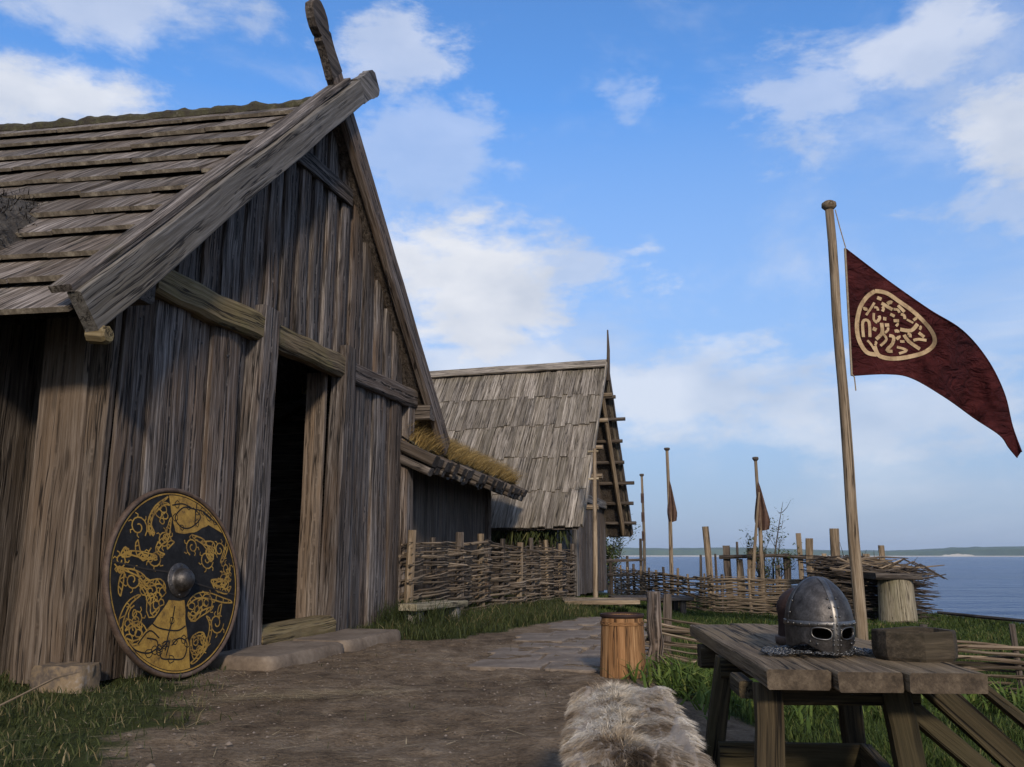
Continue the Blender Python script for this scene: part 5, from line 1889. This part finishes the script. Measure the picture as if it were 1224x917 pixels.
    sd = np.stack([np.cos(a), np.sin(a), np.zeros(n)], 1) * (rng.uniform(.0005, .0010, n))[:, None]
    V = np.stack([b - sd, b + sd, p1 - sd, p1 + sd, p2], 1).reshape(-1, 3)
    k = np.arange(n) * 5
    Q = np.stack([k, k + 1, k + 3, k + 2], 1)
    T = np.stack([k + 2, k + 3, k + 4], 1)
    pat = np.array([mnoise.noise(Vector((x * 5.5, y * 3.2, 9))) + .6 * mnoise.noise(Vector((x * 13, y * 8, 2))) for x, y in zip(b[:, 0], b[:, 1])])
    tone = 0.74 + 0.24 * np.clip(v * 1.3, -1, 1) + 0.70 * pat
    tone -= 0.42 * np.exp(-((b[:, 0] + 0.01 + .05 * np.sin(u * 9)) / .045) ** 2) * (u < .75) * (np.sin(u * 7.5 + .6) > -.2)
    tone -= 0.45 * np.exp(-(((u - .80) / .035) ** 2 + ((v + .25) / .35) ** 2))
    tone += rng.normal(0, .05, n) + (hsh - .5) * .18
    tone = np.clip(tone, 0.02, 1)
    bulk('fleece', V, Q, T, np.repeat(tone, 5), 'fur', f)


build_bench()


# ------------------------------------------------------------------ table
TA = math.radians(-3.7)
TZ = 0.50


def build_table():
    ox, oy = 0.80, 2.86
    zg = float(hgt(1.1, 3.5))
    t = thing('plank_table', 'rough weathered plank table with splayed legs on the grass', 'table', (ox, oy, zg), TA)
    top = TZ - zg
    x = 0.0
    for i, w in enumerate((0.205, 0.205, 0.235)):
        e0 = (-0.0, -0.035, -0.07)[i]
        MB().plank((x + w / 2, e0, top - .030), (x + w / 2 + (0.004), 1.86 + rnd(-.03, .03), top - .030 + rnd(-.003, .003)), w - .008, 0.060, (0, 0, 1), seg=7, jit=.0035, bev=.10).build('top_plank', 'table', t, ends='table_end')
        x += w
    # cross battens under the top
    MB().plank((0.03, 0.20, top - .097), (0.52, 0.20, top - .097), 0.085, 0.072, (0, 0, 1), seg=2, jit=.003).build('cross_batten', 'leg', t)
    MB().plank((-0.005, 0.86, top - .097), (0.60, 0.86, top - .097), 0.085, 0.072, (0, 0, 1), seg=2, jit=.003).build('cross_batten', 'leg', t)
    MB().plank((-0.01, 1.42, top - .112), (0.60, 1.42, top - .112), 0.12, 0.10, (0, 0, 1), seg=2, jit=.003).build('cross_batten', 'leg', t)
    MB().plank((-0.018, 0.22, top - .092), (-0.018, 0.42, top - .092), 0.05, 0.058, (0, 0, 1), seg=1, jit=.003).build('side_block', 'leg', t)
    # legs
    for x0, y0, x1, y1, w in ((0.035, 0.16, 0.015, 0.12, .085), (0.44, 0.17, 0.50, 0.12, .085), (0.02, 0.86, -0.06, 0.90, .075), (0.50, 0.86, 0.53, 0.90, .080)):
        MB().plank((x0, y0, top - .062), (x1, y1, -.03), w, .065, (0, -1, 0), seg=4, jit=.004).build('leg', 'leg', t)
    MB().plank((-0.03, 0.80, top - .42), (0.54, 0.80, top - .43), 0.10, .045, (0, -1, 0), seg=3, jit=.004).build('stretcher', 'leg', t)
    MB().plank((0.52, 0.20, top - .50), (0.53, 0.80, top - .42), 0.10, .045, (1, 0, 0), seg=3, jit=.004).build('stretcher', 'leg', t)
    # boards leaning against the right side of the table
    labs = ['dark board leaning under the table, nearest the front right leg', 'thick dark board leaning from the table end', 'thin dark lath leaning between two thicker boards', 'outermost dark board leaning right of the table']
    for i, (p0, p1, w, th) in enumerate((((1.28, 3.02, .385), (1.90, 2.92, -.16), .060, .05), ((1.42, 3.12, .425), (2.02, 3.05, -.16), .085, .05), ((1.40, 3.32, .36), (1.97, 3.25, -.16), .028, .03), ((1.56, 3.02, .420), (1.98, 2.90, .02), .035, .04))):
        o = MB().plank(p0, p1, w, th, (0, -1, 0.1), seg=3, jit=.004)
        tag(o.build('leaning_board', 'leg'), labs[i], 'board', 'boards leaning on the table')


build_table()


# ------------------------------------------------------------------ helmet
def build_helmet():
    t = thing('spectacle_helmet', 'riveted dark iron helmet with eye openings and nose guard on the table', 'helmet', (1.115, 3.27, TZ + .002), math.radians(4))
    # local -Y is the front; turned slightly to the right
    YAW = math.radians(2)
    RX, RY = 0.117, 0.132

    def surf(th, z, off=0.0):
        # th = 0 at the front, positive to the helmet's left (picture right)
        zz = max(0.0, (z - 0.105) / 0.170)
        if z > 0.105:
            r = max(0.0, 1 - zz ** 2.1) ** 0.56
        else:
            r = 1.0 - 0.10 * max(0, (0.075 - z) / 0.075) ** 1.5 * (0.6 + 0.4 * math.cos(th))
        a = th - math.pi / 2 + YAW
        x, y = math.cos(a) * (RX * r + off), math.sin(a) * (RY * r + off)
        # slight keel down the face
        kk = math.exp(-(th / 0.16) ** 2) * 0.006 * (1 if z < .2 else .5)
        return Vector((x + math.cos(a) * kk, y + math.sin(a) * kk, z))

    def low(th):
        a = abs(th)
        if a < 0.95:
            return 0.004 + 0.045 * (a / 0.95) ** 1.3
        return 0.049 - 0.02 * min(1, (a - .95) / .5)
    eyes = [(-0.42, 0.082, 0.275, 0.019), (0.42, 0.082, 0.275, 0.019)]

    def in_eye(th, z):
        for c, zc, ra, rz in eyes:
            q = (th - c) / ra
            zt = zc + 0.003 * (-q if c < 0 else q)
            if (abs(q) ** 2.6 + abs((z - zt) / rz) ** 2.6) < 1:
                return True
        return False
    NT_, NZ = 240, 110
    V, F = [], []
    vid = {}
    for i in range(NZ + 1):
        for j in range(NT_):
            th = -math.pi + 2 * math.pi * j / NT_
            z = low(th) + (0.2745 - low(th)) * (i / NZ) ** 0.9
            V.append(surf(th, z))
            vid[(i, j)] = (th, z)
    for i in range(NZ):
        for j in range(NT_):
            j2 = (j + 1) % NT_
            th, z = vid[(i, j)]
            th += math.pi / NT_
            z = (z + vid[(i + 1, j)][1]) / 2
            if in_eye(th, z):
                continue
            F.append((i * NT_ + j, i * NT_ + j2, (i + 1) * NT_ + j2, (i + 1) * NT_ + j))
    o = MB().poly(V, F).build('bowl', 'iron', t, smooth=True)
    md = o.modifiers.new('thickness', 'SOLIDIFY')
    md.thickness = 0.003
    md.offset = -1
    # lining added as dark shells, putting shade behind the eye openings into colour
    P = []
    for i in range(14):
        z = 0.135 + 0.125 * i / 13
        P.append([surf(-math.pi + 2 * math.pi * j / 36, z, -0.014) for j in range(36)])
    MB().grid(P, closed=True).build('crown_shade_shell', 'interior', t, smooth=True)
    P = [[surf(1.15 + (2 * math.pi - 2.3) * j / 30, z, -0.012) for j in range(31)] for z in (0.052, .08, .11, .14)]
    MB().grid(P).build('neck_shade_shell', 'interior', t, smooth=True)

    def band(name, pts, w, off, lift=0.0035, mat='iron_band', par=None):
        """raised strip on the surface; pts are (th, z)"""
        m = MB()
        n = len(pts)
        rows = [[], [], [], []]
        for i in range(n):
            a, b = pts[max(0, i - 1)], pts[min(n - 1, i + 1)]
            rr = 0.115
            d = Vector(((b[0] - a[0]) * rr, b[1] - a[1]))
            d.normalize()
            px, pz = -d.y / rr, d.x
            th, z = pts[i]
            for k, (s, o_) in enumerate(((-.5, off), (-.36, off + lift), (.36, off + lift), (.5, off))):
                rows[k].append(surf(th + px * w * s, min(.2744, z + pz * w * s), o_))
        m.grid(rows)
        return m.build(name, mat, par or t, smooth=True)
    # keel strap over the crown, front and back
    def strap(th0, w):
        m = MB()
        rows = [[], [], []]
        for i in range(26):
            z = 0.112 + 0.160 * (i / 25)
            r = surf(th0, z)
            a = th0 - math.pi / 2 + YAW
            tan = Vector((-math.sin(a), math.cos(a), 0))
            out = Vector((math.cos(a), math.sin(a), 0.25)).normalized()
            rows[0].append(r - tan * w / 2 + out * .0008)
            rows[1].append(r + out * .0055)
            rows[2].append(r + tan * w / 2 + out * .0008)
        m.grid(rows)
        m.build('crown_strap', 'iron_band', t, smooth=True)
    for th0 in (0.0, math.pi / 2, -math.pi / 2, math.pi):
        strap(th0, 0.020)
    brow = band('brow_band', [(-math.pi + .02 + (2 * math.pi - .04) * k / 80, 0.113) for k in range(81)], 0.020, 0.0008)
    nose = band('nose_guard', [(0.0, 0.118 - 0.110 * k / 20) for k in range(21)], 0.030, 0.001, 0.005)
    for sgn in (-1, 1):
        c, zc, ra, rz = eyes[0] if sgn < 0 else eyes[1]
        ring = []
        for k in range(33):
            a = 2 * math.pi * k / 32
            cs, sn = math.cos(a), math.sin(a)
            q = (abs(cs) ** (2 / 2.6)) * (1 if cs >= 0 else -1)
            s = (abs(sn) ** (2 / 2.6)) * (1 if sn >= 0 else -1)
            th = c + q * ra * 1.03
            zt = zc + 0.003 * (-q if c < 0 else q)
            ring.append(surf(th, zt + s * rz * 1.05, 0.0015))
        MB().tube(ring, 0.0032, n=6, cap=False).build('eye_rim', 'iron_band', o, smooth=True)
    # rivets
    spots = [(th, 0.113) for th in np.linspace(-1.5, 1.5, 13)]
    spots += [(0.0, z) for z in (0.098, 0.080, 0.062, 0.044, 0.026, 0.140, 0.172)]
    spots += [(s * th, z) for s in (-1, 1) for th, z in ((0.12, 0.140), (0.135, 0.170), (0.15, .20), (0.10, 0.044), (0.10, .060), (.12, .096), (1.42, .15), (1.42, .19), (0.55, .047), (.75, .055))]
    for th, z in spots:
        p = surf(th, z, 0.0045)
        q = surf(th, z, 0.0085)
        d = (q - p).normalized()
        r = .0042
        MB().tube([p - d * .002, p, p + d * .0022, p + d * .0034], [r, r, r * .75, r * .25], n=7).build('rivet', 'iron_band', brow if z == .113 else (nose if th == 0 and z < .1 else o), smooth=True)
    # mail curtain lying on the table round the helmet, ring by ring
    n = 1500
    V, Q = [], []
    ph = rng.uniform(0, 2 * np.pi, n)
    rad = rng.uniform(0.92, 1.55, n)
    k12, kt = 8, 3
    allV, allQ = [], []
    base = 0
    for a, rr in zip(ph, rad):
        side = abs(math.cos(a))
        if math.sin(a) < -.45 and rr > 1.02:
            continue
        ext = 0.55 + .45 * side
        x = math.cos(a) * RX * (0.95 + (rr - .92) * 1.35 * ext)
        y = math.sin(a) * RY * (0.90 + (rr - .92) * 0.9)
        z = 0.006 + 0.020 * max(0, 1.28 - rr) * rnd(.4, 1.6) + rnd(0, .007)
        nv = Vector((rnd(-.6, .6), rnd(-.6, .6), 1)).normalized()
        u = nv.orthogonal().normalized()
        w = nv.cross(u)
        R, r = .0066, .0014
        c = Vector((x, y, z))
        for i in range(k12):
            b = 2 * math.pi * i / k12
            dirn = u * math.cos(b) + w * math.sin(b)
            for j in range(kt):
                g = 2 * math.pi * j / kt
                allV.append(c + dirn * (R + r * math.cos(g)) + nv * (r * math.sin(g)))
        for i in range(k12):
            for j in range(kt):
                allQ.append((base + i * kt + j, base + ((i + 1) % k12) * kt + j, base + ((i + 1) % k12) * kt + (j + 1) % kt, base + i * kt + (j + 1) % kt))
        base += k12 * kt
    bulk('mail_rings', np.array([list(v) for v in allV]), np.array(allQ), np.zeros((0, 3), int), np.full(len(allV), .5), 'mail', t)
    # leather cap standing behind it
    c = thing('leather_cap', 'dark reddish brown leather cap standing behind the helmet', 'cap', (1.195, 3.62, TZ + .002))
    P = []
    for i in range(15):
        k = i / 14
        z = 0.235 * k
        r = (1.0 - .05 * math.sin(k * 5)) if k < .55 else max(0.001, 1 - ((k - .55) / .45) ** 2.2) ** .55
        P.append([(0.125 * r * math.cos(2 * math.pi * j / 28) * (1 + .03 * math.sin(3 * j * .9 + k * 4)), 0.125 * r * math.sin(2 * math.pi * j / 28), z) for j in range(28)])
    MB().grid(P, closed=True).build('crown', 'leather', c, smooth=True)
    MB().lathe([(.120, .0), (.134, .004), (.134, .030), (.122, .034)], n=28).build('band', 'rim', c, smooth=True)


build_helmet()


def build_bowl():
    t = thing('wooden_bowl', 'thick-walled angular dark wooden bowl beside the helmet', 'bowl', (1.395, 3.11, TZ + .002), math.radians(8))
    # square block with cut corners, hollowed out
    out = [(-0.150, -0.02), (-0.150, 0.085), (-0.07, 0.135), (0.075, 0.135), (0.145, 0.08), (0.145, -0.045), (0.085, -0.105), (-0.045, -0.115)]

    def ring(sc, z, dz=0.0, sub=4):
        P = []
        n = len(out)
        for i in range(n):
            a, b = out[i], out[(i + 1) % n]
            for k in range(sub):
                q = k / sub
                x, y = a[0] * (1 - q) + b[0] * q, a[1] * (1 - q) + b[1] * q
                bul = 1 + .02 * math.sin(math.pi * q)
                P.append((x * .84 * sc * bul, y * .9 * sc * bul, (z + dz * math.sin(x * 20)) * .92))
        return P
    m = MB()
    rows = [ring(.93, 0), ring(.985, .012), ring(1.0, .05), ring(.985, .100, .002), ring(.965, .106, .003), ring(.865, .104, .003), ring(.83, .085), ring(.76, .035), ring(.5, .026)]
    m.grid(rows, closed=True)
    n = len(rows[0])
    m.poly(rows[-1] + [(0, 0, .025)], [(k, (k + 1) % n, n) for k in range(n)])
    m.poly(rows[0], [tuple(range(n))])
    m.w = [Vector((v.x + 4, v.y, v.z)) for v in m.v]
    m.build('body', 'bowl', t)


build_bowl()

# ------------------------------------------------------------------ grass, weeds, straw, pebbles
def scatter(n, x0, x1, y0, y1, thr=0.35, dens=None):
    x = rng.uniform(x0, x1, n)
    y = rng.uniform(y0, y1, n)
    g = grass_mask(x, y)
    k = rng.uniform(thr, 1.0, n) < g
    return x[k], y[k]


M['earthstone'] = plain_mat('earthy_pebble', [(0.09, 0.066, 0.048), (0.18, 0.137, 0.10), (0.27, 0.215, 0.17)], 3, 0.95, 0.3)


def build_grass():
    def put(name, label, cat, n, box, hh, ww, mat, lean=.5, tone=None, thr=.35, filt=None):
        x, y = scatter(n, *box, thr=thr)
        if filt is not None:
            k = filt(x, y)
            x, y = x[k], y[k]
        b = np.stack([x, y, hgt(x, y) - .01], 1)
        m = len(x)
        pt = np.array([mnoise.noise(Vector((a * 1.6, c * 1.6, 7))) for a, c in zip(x, y)])
        h = rng.uniform(*hh, m) * (1 + .6 * pt)
        tn = np.clip(rng.beta(2, 2.2, m) + .25 * pt, 0, 1) if tone is None else np.clip(rng.beta(2, 2.2, m) + tone + .2 * pt, 0, 1)
        o = blades(name, b, h, rng.uniform(*ww, m), mat, lean=lean, tone=tn)
        tag(o, label, cat)
    notstep = lambda x, y: ~(((x - (-2.13)) * DX + (y - 8.64) * DY > -1.6) & ((x - (-2.13)) * DX + (y - 8.64) * DY < 1.5) & ((x + 2.13) * DY - (y - 8.64) * DX < 1.05))
    put('corner_grass', 'rough dark grass along the foot of the hall wall and under the shield', 'grass', 19000, (-3.6, -1.0, 3.6, 9.0), (.02, .10), (.004, .009), 'grass', .8, filt=notstep, tone=.08)
    put('verge_grass', 'green grass verge in front of the wattle fence and hall corner', 'grass', 46000, (-1.9, 1.4, 8.6, 18.0), (.05, .20), (.006, .013), 'grass', .6, tone=-.03)
    put('lawn_grass', 'bright green lawn grass around and beyond the table', 'grass', 90000, (0.9, 6.5, 3.2, 9.5), (.04, .12), (.005, .011), 'lush', .6, tone=.02)
    put('lawn_grass', 'short green grass of the bank beyond the flagpole down to the shore', 'grass', 90000, (1.2, 10.2, 9.5, 24.0), (.05, .13), (.010, .022), 'lush', .6, tone=.05)
    # tufts at the right corner of the hall
    n = 1500
    c = np.array(local(0, 2.15, 0.38))
    x, y = rng.normal(c[0], .22, n), rng.normal(c[1], .35, n)
    o = blades('tall_grass_tuft', np.stack([x, y, hgt(x, y)], 1), rng.uniform(.15, .45, n), rng.uniform(.007, .014, n), 'grass', lean=.6, tone=np.clip(rng.beta(2, 4, n), 0, 1))
    tag(o, 'dark tall grass tuft at the right corner of the hall', 'grass')
    # bright weeds by the bucket and along the broken fence
    n = 3600
    x = np.concatenate([rng.normal(1.45, .22, n // 2), rng.uniform(1.2, 4.3, n // 2)])
    y = np.concatenate([rng.normal(6.3, .40, n // 2), rng.normal(6.45, .30, n // 2)])
    o = blades('bright_weeds', np.stack([x, y, hgt(x, y)], 1), rng.uniform(.08, .32, n), rng.uniform(.008, .026, n), 'weed', lean=1.5, droop=.6, tone=np.clip(rng.beta(2, 2.5, n), 0, 1))
    tag(o, 'bright yellow-green weeds growing through the broken low fence', 'weeds')
    # straw wisps on the trodden earth
    n = 1400
    x = np.concatenate([rng.normal(-1.35, .35, n // 2), rng.uniform(-2.6, 1.0, n - n // 2)])
    y = np.concatenate([rng.normal(5.55, .10, n // 2) + 0.25 * (x[:n // 2] + 1.35), rng.uniform(3.7, 8.0, n - n // 2)])
    a = rng.uniform(-.5, .5, n) + (rng.uniform(0, 1, n) < .3) * rng.uniform(0, 3, n)
    dirs = np.stack([np.cos(a), np.sin(a), np.full(n, .04)], 1)
    o = blades('loose_straw', np.stack([x, y, hgt(x, y) + .012], 1), rng.uniform(.05, .22, n), rng.uniform(.003, .006, n), 'straw', dirs=dirs, droop=.02, tone=rng.uniform(0, 1, n))
    tag(o, 'wisps of dry straw scattered on the trodden earth', 'straw')
    # pebbles and clods
    n = 1500
    x = rng.uniform(-2.4, 1.1, n)
    y = 3.6 + 5.5 * rng.uniform(0, 1, n) ** 1.1
    k = grass_mask(x, y) < .5
    x, y = x[k], y[k]
    z = hgt(x, y)
    V, T = [], []
    for i in range(len(x)):
        r = rnd(.003, .009) * (2.0 if random.random() < .04 else 1)
        b = len(V)
        for (dx, dy, dz) in ((1, 0, 0), (0, 1, 0), (-1, 0, 0), (0, -1, 0), (0, 0, .8), (.6, .6, .35), (-.6, .5, .4)):
            V.append((x[i] + dx * r * rnd(.7, 1.4), y[i] + dy * r * rnd(.7, 1.4), z[i] + dz * r * rnd(.7, 1.3)))
        for f in ((0, 5, 4), (5, 1, 4), (1, 6, 4), (6, 2, 4), (2, 3, 4), (3, 0, 4), (0, 1, 5), (1, 2, 6)):
            T.append([b + q for q in f])
    o = bulk('pebbles', np.array(V), np.zeros((0, 4), int), np.array(T), np.full(len(V), .5), 'earthstone')
    tag(o, 'small pebbles and clods on the trodden earth', 'pebbles')
    # straggling blades out over the trodden earth
    n = 2600
    x = rng.uniform(-2.6, 1.3, n)
    y = rng.uniform(3.7, 9.5, n)
    g = grass_mask(x, y)
    k = (g < .5) & (rng.uniform(0, 1, n) < .05 + g * 1.6)
    x, y = x[k], y[k]
    o = blades('straggling_grass', np.stack([x, y, hgt(x, y)], 1), rng.uniform(.02, .07, len(x)), rng.uniform(.003, .006, len(x)), 'grass', lean=1.2, tone=np.clip(rng.beta(3, 2, len(x)), 0, 1))
    tag(o, 'thin straggling grass blades at the edges of the trodden earth', 'grass')
    # bleached stalk at the left edge, straw bundle lying on the earth
    z = float(hgt(-2.5, 4.6))
    t = MB().tube([(-2.78, 4.62, z + .01), (-2.66, 4.72, z + .09), (-2.50, 4.98, z + .20), (-2.42, 5.1, z + .22)], [.004, .006, .005, .002], n=5, jit=.1)
    tag(t.build('dry_stalk', 'pole'), 'bleached dry stalk in the grass at the left edge', 'stalk')
    t = MB().tube([(8.35, 17.6, float(hgt(8.35, 17.6)) + .12), (8.45, 16.2, float(hgt(8.45, 16.2)) + .10), (8.5, 14.6, float(hgt(8.5, 14.6)) + .12), (8.4, 13.2, float(hgt(8.4, 13.2)) + .14)], [.03, .035, .03, .02], n=6, jit=.1)
    tag(t.build('fallen_pole', 'dark'), 'thin dark pole lying along the top of the grassy bank', 'pole')


build_grass()

# ------------------------------------------------------------------ sea haze
def build_haze():
    m = MB()
    x, y0, y1, z0, z1 = 5400, -300, 5600, -8.0, 75
    V = [(-x, y0, z0), (x, y0, z0), (x, y1, z0), (-x, y1, z0), (-x, y0, z1), (x, y0, z1), (x, y1, z1), (-x, y1, z1)]
    m.poly(V, [(0, 3, 2, 1), (4, 5, 6, 7), (0, 1, 5, 4), (1, 2, 6, 5), (2, 3, 7, 6), (3, 0, 4, 7)])
    mat = bpy.data.materials.new('sea_haze')
    mat.use_nodes = True
    w = NT(mat.node_tree)
    out = w.n('ShaderNodeOutputMaterial')
    v = w.n('ShaderNodeVolumePrincipled')
    v.inputs['Color'].default_value = (0.74, 0.86, 1.0, 1)
    v.inputs['Density'].default_value = 0.00013
    v.inputs['Anisotropy'].default_value = 0.2
    w.l(v.outputs[0], out.inputs['Volume'])
    o = m.build('haze', mat, kind='stuff')
    tag(o, 'pale blue haze over the water', 'haze')


build_haze()
